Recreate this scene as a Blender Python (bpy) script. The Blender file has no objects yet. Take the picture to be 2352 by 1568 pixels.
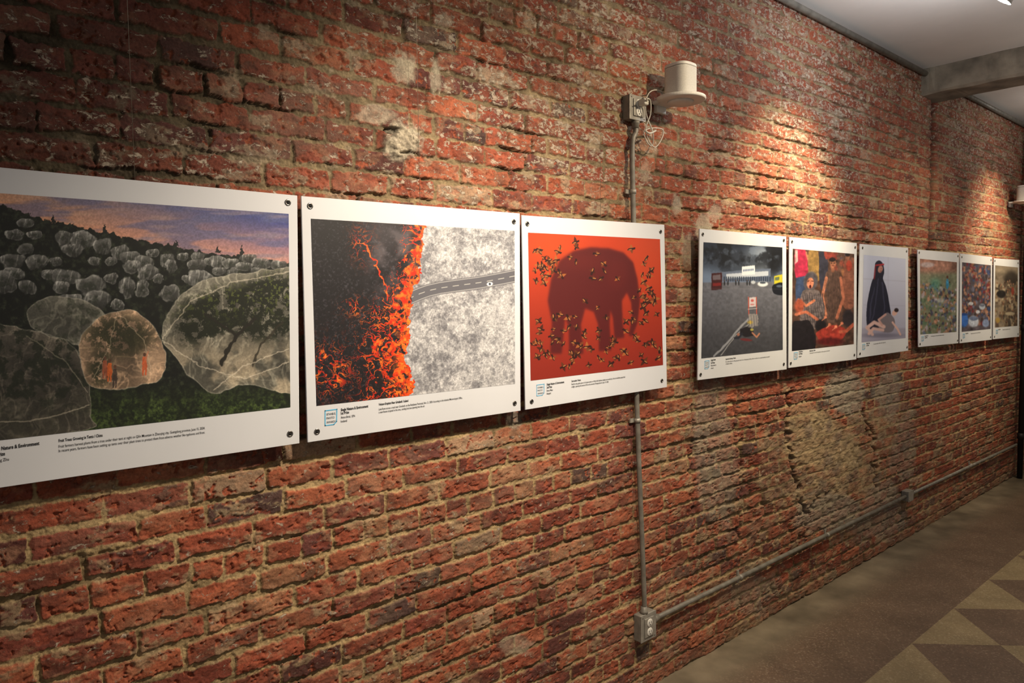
import bpy, math, random
import numpy as np
from mathutils import Vector, Matrix

random.seed(7)
scene = bpy.context.scene
COL = scene.collection

# ------------------------------------------------------------------ camera
F = 1640.0
CX, CY = 1176.0, 784.0
CAM = np.array([0.0, -1.826, 1.628])
th = math.radians(49.1); pt = math.atan(98.3 / F); rl = 0.012
fwd = np.array([math.cos(th) * math.cos(pt), math.sin(th) * math.cos(pt), -math.sin(pt)])
r0 = np.array([math.sin(th), -math.cos(th), 0.0])
u0 = np.cross(r0, fwd)
rgt = r0 * math.cos(rl) - u0 * math.sin(rl)
upv = u0 * math.cos(rl) + r0 * math.sin(rl)
cam_d = bpy.data.cameras.new("camera")
cam_d.sensor_width = 36.0
cam_d.lens = F / 2352.0 * 36.0
cam_d.clip_start = 0.05
cam = bpy.data.objects.new("camera", cam_d)
COL.objects.link(cam)
m = Matrix(((rgt[0], upv[0], -fwd[0], CAM[0]), (rgt[1], upv[1], -fwd[1], CAM[1]),
            (rgt[2], upv[2], -fwd[2], CAM[2]), (0, 0, 0, 1)))
cam.matrix_world = m
scene.camera = cam
scene.view_settings.view_transform = 'Standard'

def at_wall(px, py, p=0.0):  # px, py are image pixels, cast onto a wall-parallel plane
    """image pixel coordinates, unprojected through the camera -> point on the plane parallel to the wall, p metres in front of it"""
    d = fwd * F + rgt * (px - CX) + upv * (CY - py)
    t = (-p - CAM[1]) / d[1]
    q = CAM + d * t
    return Vector((q[0], q[1], q[2]))

def to_image_px(X, Y, Z):  # world points projected through the camera to image pixel coordinates
    dx, dy, dz = X - CAM[0], Y - CAM[1], Z - CAM[2]
    zc = dx * fwd[0] + dy * fwd[1] + dz * fwd[2]
    a = dx * rgt[0] + dy * rgt[1] + dz * rgt[2]
    b = dx * upv[0] + dy * upv[1] + dz * upv[2]
    zc = np.maximum(zc, 0.05)
    return CX + F * a / zc, CY - F * b / zc

# ------------------------------------------------------------------ numpy noise
def h2(ix, iy, seed=0):
    a = (np.asarray(ix).astype(np.int64) * 374761393 + np.asarray(iy).astype(np.int64) * 668265263 + seed * 974634777) & 0xFFFFFFFF
    a = ((a ^ (a >> 13)) * 1274126177) & 0xFFFFFFFF
    a = ((a ^ (a >> 16)) * 2246822519) & 0xFFFFFFFF
    a = a ^ (a >> 15)
    return (a & 0xFFFFFF) / float(0x1000000)

def vn(x, y, seed=0):
    ix = np.floor(x); iy = np.floor(y)
    fx = x - ix; fy = y - iy
    fx = fx * fx * (3 - 2 * fx); fy = fy * fy * (3 - 2 * fy)
    a = h2(ix, iy, seed); b = h2(ix + 1, iy, seed); c = h2(ix, iy + 1, seed); d = h2(ix + 1, iy + 1, seed)
    return (a * (1 - fx) + b * fx) * (1 - fy) + (c * (1 - fx) + d * fx) * fy

def fbm(x, y, o=4, seed=0, g=0.5):
    s = 0; amp = 1; tot = 0
    for k in range(o):
        ca, sa = math.cos(.6 * k), math.sin(.6 * k)
        s = s + amp * vn((x * ca - y * sa) * 2 ** k + 17.3 * k, (x * sa + y * ca) * 2 ** k + 9.1 * k, seed + k * 31)
        tot += amp; amp *= g
    return s / tot

def ss(a, b, x):
    t = np.clip((x - a) / (b - a), 0, 1)
    return t * t * (3 - 2 * t)

def lin(c):
    c = np.clip(np.asarray(c, dtype=float), 0, 255) / 255.0
    return np.where(c <= 0.04045, c / 12.92, ((c + 0.055) / 1.055) ** 2.4)

def L3(r, g, b):
    v = lin([r, g, b]); return (float(v[0]), float(v[1]), float(v[2]), 1.0)

# ------------------------------------------------------------------ materials
def mat(name, rgb, rough=0.6, metal=0.0, noise=0.0, nscale=40, bump=0.0, bscale=200, emis=None):
    M = bpy.data.materials.new(name); M.use_nodes = True
    nt = M.node_tree; b = nt.nodes["Principled BSDF"]
    b.inputs["Base Color"].default_value = L3(*rgb)
    b.inputs["Roughness"].default_value = rough
    b.inputs["Metallic"].default_value = metal
    tc = nt.nodes.new("ShaderNodeTexCoord")
    if noise > 0:
        n = nt.nodes.new("ShaderNodeTexNoise"); n.inputs["Scale"].default_value = nscale; n.inputs["Detail"].default_value = 6
        nt.links.new(tc.outputs["Object"], n.inputs["Vector"])
        r = nt.nodes.new("ShaderNodeValToRGB")
        lo = [c * (1 - noise) for c in rgb]; hi = [min(255, c * (1 + noise * .6)) for c in rgb]
        r.color_ramp.elements[0].position = 0.3; r.color_ramp.elements[1].position = 0.7
        r.color_ramp.elements[0].color = L3(*lo); r.color_ramp.elements[1].color = L3(*hi)
        nt.links.new(n.outputs["Fac"], r.inputs["Fac"])
        nt.links.new(r.outputs["Color"], b.inputs["Base Color"])
    if bump > 0:
        n2 = nt.nodes.new("ShaderNodeTexNoise"); n2.inputs["Scale"].default_value = bscale; n2.inputs["Detail"].default_value = 5
        nt.links.new(tc.outputs["Object"], n2.inputs["Vector"])
        bp = nt.nodes.new("ShaderNodeBump"); bp.inputs["Strength"].default_value = bump; bp.inputs["Distance"].default_value = 0.002
        nt.links.new(n2.outputs["Fac"], bp.inputs["Height"])
        nt.links.new(bp.outputs["Normal"], b.inputs["Normal"])
    if emis:
        b.inputs["Emission Color"].default_value = (1, .97, .92, 1); b.inputs["Emission Strength"].default_value = emis
    return M

M_board = mat("white_board_laminate", (212, 215, 222), 0.45, noise=0.02, nscale=3)
M_ink = mat("black_ink", (22, 22, 25), 0.6)
M_inkgrey = mat("grey_ink", (70, 80, 90), 0.6)
M_blue = mat("pale_blue_ink", (80, 180, 228), 0.6)
M_steel = mat("grommet_steel", (150, 145, 140), 0.25, 1.0)
M_dark = mat("dark_hole", (15, 14, 14), 0.9)
M_galv = mat("painted_conduit_grey", (124, 120, 112), 0.5, 0.15, noise=0.18, nscale=25, bump=0.15)
M_box = mat("painted_steel_box", (134, 130, 122), 0.55, 0.1, noise=0.15, nscale=30, bump=0.15)
M_plate = mat("steel_cover_plate", (152, 148, 140), 0.45, 0.2, noise=0.1, nscale=40)
M_white = mat("white_plastic", (222, 220, 214), 0.5, noise=0.03)
M_grille = mat("white_speaker_grille", (212, 209, 202), 0.75, noise=0.06, nscale=300, bump=0.5, bscale=700)
M_cord = mat("white_cord", (200, 196, 186), 0.5)
M_black = mat("black_metal", (34, 32, 30), 0.5, 0.3)
M_lens = mat("lamp_lens", (255, 255, 250), 0.3, emis=25)
M_ceil = mat("painted_ceiling_plaster", (232, 231, 228), 0.85, noise=0.05, nscale=1.4, bump=0.3, bscale=25)
M_beam = mat("weathered_beam_concrete", (134, 126, 112), 0.85, noise=0.25, nscale=9, bump=0.8, bscale=60)
M_wire = mat("hanging_wire_steel", (150, 140, 125), 0.4, 0.4)
M_far = mat("dark_plaster", (110, 95, 82), 0.9, noise=0.2, nscale=4)

def vc_mat(name, rough, attr="paint"):
    M = bpy.data.materials.new(name); M.use_nodes = True
    nt = M.node_tree; b = nt.nodes["Principled BSDF"]
    a = nt.nodes.new("ShaderNodeAttribute"); a.attribute_name = attr
    nt.links.new(a.outputs["Color"], b.inputs["Base Color"])
    b.inputs["Roughness"].default_value = rough
    return M
M_print = vc_mat("printed_photograph", 0.45)

# ------------------------------------------------------------------ mesh helpers
def mesh_obj(name, verts, faces, material, smooth=False):
    me = bpy.data.meshes.new(name)
    me.from_pydata([tuple(v) for v in verts], [], faces)
    me.update()
    if material: me.materials.append(material)
    if smooth:
        me.polygons.foreach_set("use_smooth", [True] * len(me.polygons))
    o = bpy.data.objects.new(name, me)
    COL.objects.link(o)
    return o

def grid_mesh(name, P, material, smooth=True):
    nr, nc = P.shape[:2]
    me = bpy.data.meshes.new(name)
    n = nr * nc
    me.vertices.add(n)
    me.vertices.foreach_set("co", P.reshape(-1).astype(np.float32))
    idx = np.arange(n).reshape(nr, nc)
    q = np.stack([idx[:-1, :-1], idx[:-1, 1:], idx[1:, 1:], idx[1:, :-1]], -1).reshape(-1).astype(np.int32)
    nf = (nr - 1) * (nc - 1)
    me.loops.add(nf * 4); me.polygons.add(nf)
    me.loops.foreach_set("vertex_index", q)
    me.polygons.foreach_set("loop_start", np.arange(0, nf * 4, 4, dtype=np.int32))
    me.polygons.foreach_set("use_smooth", np.full(nf, smooth))
    me.update(calc_edges=True)
    me.validate()
    me.materials.append(material)
    o = bpy.data.objects.new(name, me); COL.objects.link(o)
    return o

def colour_attr(o, name, rgb):
    a = o.data.attributes.new(name, 'FLOAT_COLOR', 'POINT')
    n = rgb.reshape(-1, 3).shape[0]
    buf = np.ones((n, 4), dtype=np.float32); buf[:, :3] = rgb.reshape(-1, 3)
    a.data.foreach_set("color", buf.reshape(-1))

def empty(name, loc, label, category, group=None):
    e = bpy.data.objects.new(name, None)
    e.empty_display_size = 0.05
    e.location = loc
    COL.objects.link(e)
    e["label"] = label; e["category"] = category
    if group: e["group"] = group
    return e

def child(o, par, label=None):
    o.parent = par
    o.matrix_parent_inverse = Matrix.Translation(par.location).inverted()
    if label: o["label"] = label
    return o

def recentre(o):
    me = o.data
    n = len(me.vertices); co = np.empty(n * 3, dtype=np.float32); me.vertices.foreach_get("co", co)
    co = co.reshape(-1, 3); c = (co.min(0) + co.max(0)) / 2
    me.vertices.foreach_set("co", (co - c).reshape(-1)); me.update()
    o.location = Vector([float(v) for v in c]); return o

def bevel(o, w, seg=2):
    md = o.modifiers.new("bevel", 'BEVEL'); md.width = w; md.segments = seg; md.limit_method = 'ANGLE'
    return o

def box(name, lo, hi, material, bev=0.0):
    x0, y0, z0 = lo; x1, y1, z1 = hi
    v = [(x0, y0, z0), (x1, y0, z0), (x1, y1, z0), (x0, y1, z0), (x0, y0, z1), (x1, y0, z1), (x1, y1, z1), (x0, y1, z1)]
    f = [(0, 3, 2, 1), (4, 5, 6, 7), (0, 1, 5, 4), (1, 2, 6, 5), (2, 3, 7, 6), (3, 0, 4, 7)]
    o = mesh_obj(name, v, f, material)
    if bev: bevel(o, bev)
    return o

def prism(name, outline, axis_pts, material, smooth=False):
    rings = axis_pts; n = len(rings[0])
    v = [p for r in rings for p in r]
    f = []
    for k in range(len(rings) - 1):
        for i in range(n):
            j = (i + 1) % n
            f.append((k * n + i, k * n + j, (k + 1) * n + j, (k + 1) * n + i))
    f.append(tuple(reversed(range(n)))); f.append(tuple((len(rings) - 1) * n + i for i in range(n)))
    return mesh_obj(name, v, f, material, smooth)

def tube(name, pts, r, material, seg=14, sub=6, spline=True):
    pts = [Vector(p) for p in pts]
    P = []
    if spline and len(pts) > 2:
        q = [pts[0]] + pts + [pts[-1]]
        for i in range(1, len(q) - 2):
            for k in range(sub):
                t = k / sub; a, b, c, d = q[i - 1], q[i], q[i + 1], q[i + 2]
                P.append(0.5 * ((2 * b) + (c - a) * t + (2 * a - 5 * b + 4 * c - d) * t * t + (3 * b - a - 3 * c + d) * t ** 3))
        P.append(pts[-1])
    else:
        P = pts
    rings = []
    T0 = (P[1] - P[0]).normalized()
    ref = Vector((0, 1, 0)) if abs(T0.y) < 0.9 else Vector((0, 0, 1))
    N = (ref - T0 * ref.dot(T0)).normalized()
    for i, p in enumerate(P):
        T = (P[min(i + 1, len(P) - 1)] - P[max(i - 1, 0)]).normalized()
        N = (N - T * N.dot(T)).normalized(); B = T.cross(N)
        rings.append([tuple(p + (N * math.cos(2 * math.pi * s / seg) + B * math.sin(2 * math.pi * s / seg)) * r) for s in range(seg)])
    o = prism(name, None, rings, material, True)
    return o

def lathe(name, prof, centre, axis, material, seg=32):
    axis = Vector(axis).normalized()
    ref = Vector((0, 0, 1)) if abs(axis.z) < 0.9 else Vector((1, 0, 0))
    A = axis.cross(ref).normalized(); B = axis.cross(A)
    c = Vector(centre)
    rings = [[tuple(c + axis * z + (A * math.cos(2 * math.pi * s / seg) + B * math.sin(2 * math.pi * s / seg)) * max(r, 1e-4)) for s in range(seg)] for r, z in prof]
    o = prism(name, None, rings, material, True)
    return o

def merge(name, objs, material=None):
    V = []; Fc = []
    for o in objs:
        base = len(V)
        mw = Matrix.LocRotScale(o.location, o.rotation_euler, o.scale)
        V += [tuple(mw @ v.co) for v in o.data.vertices]
        Fc += [tuple(base + i for i in p.vertices) for p in o.data.polygons]
    sm = [p.use_smooth for o in objs for p in o.data.polygons]
    mt = material or objs[0].data.materials[0]
    for o in objs: bpy.data.objects.remove(o)
    r = mesh_obj(name, V, Fc, mt)
    r.data.polygons.foreach_set("use_smooth", sm)
    return r

# ------------------------------------------------------------------ BRICK WALL
def build_wall():
    vx = []
    x = -120.0
    while x < 2352:
        vx.append(x); x += 2.1
    Xv = [at_wall(p, 700).x for p in vx]
    Xl = list(np.arange(-1.4, Xv[0] - 0.02, 0.02))
    last = Xv[-1]
    Xr = list(np.arange(last + 0.03, 10.0, 0.05))
    xs = np.array(Xl + Xv + Xr)
    zs = np.arange(0.0, 3.09, 0.0026)
    X, Z = np.meshgrid(xs, zs)
    PX, PY = to_image_px(X, np.zeros_like(X), Z)  # image pixel coordinates of the wall grid, for placing patches

    ch = 0.0665
    w = 0.014 * (fbm(X * .9, Z * .9, 2, 3) - .5) + 0.008 * (fbm(X * 7, Z * 3, 2, 5) - .5)
    Zw = Z + w
    r = np.floor(Zw / ch)
    hdr = (np.mod(r, 6) == 2)
    Lb = np.where(hdr, 0.097, 0.190)
    off = np.where(hdr, 0.03, np.mod(r, 2) * 0.095) + h2(r, 0 * r, 11) * 0.06
    s = (X + 0.008 * (fbm(X * 14, Z * 14, 2, 8) - .5) + off + 10) / Lb
    i = np.floor(s)
    J = lambda ii: (h2(ii, r, 21) - .5) * 0.28
    lb = i + J(i); rb = i + 1 + J(i + 1)
    c1 = s < lb; c2 = s > rb
    i = np.where(c1, i - 1, np.where(c2, i + 1, i))
    lb = i + J(i); rb = i + 1 + J(i + 1)
    dx = np.minimum(s - lb, rb - s) * Lb
    fz = (Zw / ch - r) * ch
    dzb = fz - (h2(i, r, 31)) * 0.004; dzt = ch - fz - (h2(i, r, 32)) * 0.004
    dz = np.minimum(dzb, dzt)
    rc = 0.009
    d = np.minimum(dx, dz)
    cr = (dx < rc) & (dz < rc)
    d = np.where(cr, rc - np.hypot(rc - dx, rc - dz), d)
    n1 = fbm(X * 90, Z * 90, 4, 41, .6); n2 = fbm(X * 26, Z * 26, 3, 42)
    rough_reg = fbm(X * 1.3, Z * 1.3, 3, 50)
    low = ss(900, 1200, PY) * ss(1350, 1700, PX)
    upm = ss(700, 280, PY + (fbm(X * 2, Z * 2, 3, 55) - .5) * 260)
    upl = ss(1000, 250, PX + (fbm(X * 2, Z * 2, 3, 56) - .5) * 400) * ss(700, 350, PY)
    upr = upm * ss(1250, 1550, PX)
    d = d + (n1 - .5) * 0.010 + (n2 - .5) * (0.012 + 0.014 * low + .008 * upm)
    bm = ss(0.0032, 0.0062, d)
    hb = h2(i, r, 61); hb2 = h2(i, r, 62); hb3 = h2(i, r, 63)
    fx = (s - (lb + rb) / 2) * Lb
    H = bm * (0.0066 + (hb - .5) * 0.005 + fx * (hb2 - .5) * 0.035 + (fz - ch / 2) * (hb3 - .5) * 0.05)
    H += bm * (fbm(X * 30, Z * 45, 5, 70, .62) - .5) * 0.010
    ch_n = fbm(X * 60, Z * 60, 3, 81, .6)
    chip = ss(0.65, 0.71, ch_n) * bm
    H -= chip * 0.005
    mort = (1 - bm)
    deep = ss(.56, .70, fbm(X * 5, Z * 7, 4, 92))
    H += mort * ((fbm(X * 100, Z * 100, 4, 90, .6) - .5) * 0.010 + (rough_reg - .5) * 0.012 + 0.0005 - .004 * low - .008 * deep)
    flk = ss(.59, .63, fbm(X * 9, Z * 16, 5, 95, .6)) * bm
    H -= flk * 0.0028

    # ---- colour
    pal = np.array([lin(c) for c in [(138, 72, 52), (154, 86, 60), (118, 60, 48), (98, 56, 50), (152, 124, 100), (80, 58, 54), (150, 104, 76)]])
    hs = h2(i, r, 101)
    k = np.select([hs < .36, hs < .54, hs < .74, hs < .86, hs < .92, hs < .96], [0, 1, 2, 3, 4, 5], 6)
    C = pal[k]
    hv = 0.78 + 0.44 * h2(i, r, 102)
    C = C * hv[..., None]
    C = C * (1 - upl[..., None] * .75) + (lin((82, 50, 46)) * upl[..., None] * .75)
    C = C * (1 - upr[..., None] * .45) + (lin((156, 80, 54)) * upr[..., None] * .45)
    mott = fbm(X * 26, Z * 34, 5, 110, .62)
    C = C * (0.45 + 1.1 * mott)[..., None]
    st = ss(0.52, 0.66, fbm(X * 12, Z * 34, 5, 112, .6))
    C = C * (1 - .50 * st[..., None]) + lin((70, 46, 40)) * (.50 * st[..., None])
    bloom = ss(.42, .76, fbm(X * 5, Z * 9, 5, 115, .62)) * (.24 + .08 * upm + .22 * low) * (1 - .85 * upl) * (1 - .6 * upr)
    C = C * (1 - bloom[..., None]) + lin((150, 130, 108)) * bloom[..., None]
    buff = ss(0.58, 0.68, fbm(X * 18, Z * 30, 5, 113, .6)) * .36
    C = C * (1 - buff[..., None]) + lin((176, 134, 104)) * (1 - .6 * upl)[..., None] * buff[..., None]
    fm_ = ((flk * bm) > .5) * (1 - .7 * upl)
    C = C * (1 - .4 * fm_[..., None]) + lin((158, 74, 50)) * (.4 * fm_[..., None])
    C = np.where(chip[..., None] > .3, lin((164, 88, 62)) * (.85 - .5 * upl)[..., None], C)
    mc = lin((172, 148, 108)) * (1 - upm[..., None]) + lin((150, 132, 102)) * upm[..., None]
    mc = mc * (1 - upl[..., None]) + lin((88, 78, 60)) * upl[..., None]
    mvar = fbm(X * 35, Z * 35, 5, 120, .6)
    dirt = ss(.45, .75, fbm(X * 6, Z * 6, 4, 122))
    mc = mc * (0.42 + 1.0 * mvar)[..., None] * (1 - .4 * dirt)[..., None] * (1 - .35 * deep)[..., None]
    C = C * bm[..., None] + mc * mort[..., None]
    sm_n = fbm(X * 12, Z * 20, 6, 130, .65)
    reg = fbm(X * 1.1 + 3, Z * 1.3, 3, 131)
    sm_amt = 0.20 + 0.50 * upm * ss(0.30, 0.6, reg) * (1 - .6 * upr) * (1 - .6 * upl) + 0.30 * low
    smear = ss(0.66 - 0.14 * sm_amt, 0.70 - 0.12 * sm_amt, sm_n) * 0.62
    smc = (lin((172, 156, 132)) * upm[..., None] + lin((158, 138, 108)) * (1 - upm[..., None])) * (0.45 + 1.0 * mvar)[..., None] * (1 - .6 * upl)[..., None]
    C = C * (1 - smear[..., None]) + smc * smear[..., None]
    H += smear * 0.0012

    def blob(cx, cy, rx, ry, seed, wob=.5):
        a = np.sqrt(((PX - cx) / rx) ** 2 + ((PY - cy) / ry) ** 2)
        a = a + (fbm(PX / (rx * .5), PY / (ry * .5), 4, seed, .6) - .5) * wob
        return ss(1.12, .72, a)
    lump_n = fbm(X * 30, Z * 30, 6, 140, .62)
    cem = lin((178, 168, 148)) * (0.35 + 1.2 * fbm(X * 50, Z * 50, 5, 144, .65))[..., None]
    for (cx, cy, rx, ry, hh, k2) in [(922, 325, 50, 48, .020, .95), (926, 160, 28, 38, .006, .75), (998, 178, 14, 44, .006, .7),
                                     (1015, 48, 22, 20, .006, .5), (1553, 470, 12, 26, .004, .6), (1612, 520, 22, 34, .005, .7),
                                     (1578, 575, 16, 36, .004, .5), (1185, 1480, 40, 24, .004, .4), (1480, 395, 14, 28, .004, .4), (860, 262, 44, 22, .005, .55), (1640, 490, 16, 20, .004, .5)]:
        b_ = blob(cx, cy, rx, ry, cx, .9)
        H = H * (1 - b_) + b_ * (hh * (-.3 + 2.4 * lump_n)); C = C * (1 - b_[..., None] * k2) + cem * (b_[..., None] * k2)
    hole = blob(896, 300, 16, 10, 9); H -= hole * 0.020; C = C * (1 - hole[..., None] * .65)
    hole = blob(932, 352, 22, 4, 9); H -= hole * 0.012; C = C * (1 - hole[..., None] * .5)
    patchy = ss(.30, .52, fbm(X * 9, Z * 11, 5, 146, .6))
    sand = (lin((160, 140, 108)) * patchy[..., None] + lin((128, 112, 94)) * (1 - patchy[..., None])) * (0.40 + 1.15 * fbm(X * 22, Z * 22, 6, 141, .65))[..., None]
    for (cx, cy, rx, ry, k2) in [(1902, 1035, 94, 80, .85), (1870, 1125, 74, 42, .55), (1960, 1090, 60, 60, .55), (1700, 1480, 26, 24, .5), (1860, 965, 60, 44, .5), (2015, 990, 50, 70, .35), (1790, 1060, 50, 90, .3), (1750, 1450, 50, 30, .3)]:
        b_ = blob(cx, cy, rx, ry, cx, 1.4)
        H = H * (1 - .8 * b_) + b_ * .8 * (.001 + .026 * (lump_n - .3)); C = C * (1 - b_[..., None] * k2) + sand * (b_[..., None] * k2)
    grey = lin((142, 136, 122)) * (0.45 + 1.05 * lump_n)[..., None]
    for (cx, cy, rx, ry, k2) in [(1640, 1030, 50, 220, .45), (1935, 905, 46, 62, .75), (1905, 1175, 84, 50, .62), (2035, 900, 36, 62, .55), (2020, 1180, 60, 80, .5), (1720, 1360, 70, 60, .35), (1180, 965, 22, 20, .6), (2075, 1030, 34, 90, .4)]:
        b_ = blob(cx, cy, rx, ry, cx, 1.1)
        H = H - b_ * .001; C = C * (1 - b_[..., None] * k2) + grey * (b_[..., None] * k2)
    for (pts, wd, dep, dk) in [([(2143, 200), (2141, 400), (2136, 575)], 4.5, .026, .65), ([(1812, 900), (1806, 1010), (1830, 1100), (1850, 1190)], 5, .018, .5),
                           ([(1985, 940), (2005, 1030), (2010, 1130)], 4, .014, .45), ([(1690, 930), (1700, 1090), (1690, 1250)], 3.5, .010, .4),
                           ([(1590, 930), (1585, 1200)], 3.5, .010, .4), ([(1900, 1130), (1860, 1165), (1845, 1230)], 4, .012, .45)]:
        D = np.full(PX.shape, 1e9)
        wob = 6 if pts[0][0] == 2143 else 30
        wx = PX + (fbm(PX / 14, PY / 14, 3, 150) - .5) * wob
        for a, b in zip(pts[:-1], pts[1:]):
            ax, ay = a; bx, by = b
            t = np.clip(((wx - ax) * (bx - ax) + (PY - ay) * (by - ay)) / ((bx - ax) ** 2 + (by - ay) ** 2), 0, 1)
            D = np.minimum(D, np.hypot(wx - ax - t * (bx - ax), PY - ay - t * (by - ay)))
        cm = ss(wd * 1.3, wd * .5, D)
        if wob > 6: cm = cm * ss(.36, .48, fbm(PX / 18, PY / 18, 3, 155))
        H -= cm * dep; C = C * (1 - dk * cm[..., None])
    foot = ss(0.16, 0.0, Z)
    C = C * (1 - .35 * foot[..., None]) + lin((124, 108, 84)) * (.35 * foot[..., None])
    H = np.clip(H, -0.03, 0.036)

    P = np.stack([X, -H, Z], -1)
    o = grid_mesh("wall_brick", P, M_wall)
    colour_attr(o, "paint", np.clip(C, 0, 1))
    sp = (0.46 + 0.50 * upm * ss(.3, .6, reg) * (1 - .4 * upr) + 0.25 * upm) * (0.30 + 0.70 * bm) + 0.10 * h2(i, r, 170)
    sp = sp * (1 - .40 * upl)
    a = o.data.attributes.new("speck", 'FLOAT', 'POINT')
    a.data.foreach_set("value", sp.reshape(-1).astype(np.float32))
    o["kind"] = "structure"
    o["label"] = "weathered exposed red brick wall with sandy mortar and old paint flecks"
    return o

def wall_material():
    M = bpy.data.materials.new("old_brickwork"); M.use_nodes = True
    nt = M.node_tree; b = nt.nodes["Principled BSDF"]; N = nt.nodes.new; K = nt.links.new
    a = N("ShaderNodeAttribute"); a.attribute_name = "paint"
    sp = N("ShaderNodeAttribute"); sp.attribute_name = "speck"
    tc = N("ShaderNodeTexCoord")
    n = N("ShaderNodeTexNoise"); n.inputs["Scale"].default_value = 170; n.inputs["Detail"].default_value = 6; n.inputs["Roughness"].default_value = .7
    K(tc.outputs["Object"], n.inputs["Vector"])
    mr = N("ShaderNodeMapRange"); mr.inputs["From Min"].default_value = .25; mr.inputs["From Max"].default_value = .75
    mr.inputs["To Min"].default_value = .55; mr.inputs["To Max"].default_value = 1.4
    K(n.outputs["Fac"], mr.inputs["Value"])
    vm = N("ShaderNodeVectorMath"); vm.operation = 'SCALE'
    K(a.outputs["Color"], vm.inputs[0]); K(mr.outputs["Result"], vm.inputs["Scale"])
    mp = N("ShaderNodeMapping"); mp.inputs["Scale"].default_value = (1.0, 1.0, 1.6); K(tc.outputs["Object"], mp.inputs["Vector"])
    f = N("ShaderNodeTexNoise"); f.inputs["Scale"].default_value = 36; f.inputs["Detail"].default_value = 10; f.inputs["Roughness"].default_value = .76
    f.inputs["Distortion"].default_value = .5
    K(mp.outputs["Vector"], f.inputs["Vector"])
    thr = N("ShaderNodeMath"); thr.operation = 'MULTIPLY_ADD'; K(sp.outputs["Fac"], thr.inputs[0]); thr.inputs[1].default_value = -.15; thr.inputs[2].default_value = .66
    thr2 = N("ShaderNodeMath"); thr2.operation = 'ADD'; K(thr.outputs[0], thr2.inputs[0]); thr2.inputs[1].default_value = .04
    fm = N("ShaderNodeMapRange"); K(f.outputs["Fac"], fm.inputs["Value"]); K(thr.outputs[0], fm.inputs["From Min"]); K(thr2.outputs[0], fm.inputs["From Max"])
    fm.inputs["To Max"].default_value = .78
    mx = N("ShaderNodeMix"); mx.data_type = 'RGBA'
    K(fm.outputs["Result"], mx.inputs["Factor"]); K(vm.outputs["Vector"], mx.inputs["A"]); mx.inputs["B"].default_value = L3(190, 178, 160)
    K(mx.outputs["Result"], b.inputs["Base Color"])
    b.inputs["Roughness"].default_value = .85
    b.inputs["Specular IOR Level"].default_value = .35
    bp = N("ShaderNodeBump"); bp.inputs["Strength"].default_value = .85; bp.inputs["Distance"].default_value = .003
    ad = N("ShaderNodeMath"); ad.operation = 'MULTIPLY_ADD'; K(fm.outputs["Result"], ad.inputs[0]); ad.inputs[1].default_value = .4; K(n.outputs["Fac"], ad.inputs[2])
    K(ad.outputs[0], bp.inputs["Height"]); K(bp.outputs["Normal"], b.inputs["Normal"])
    return M
M_wall = wall_material()
build_wall()

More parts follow.
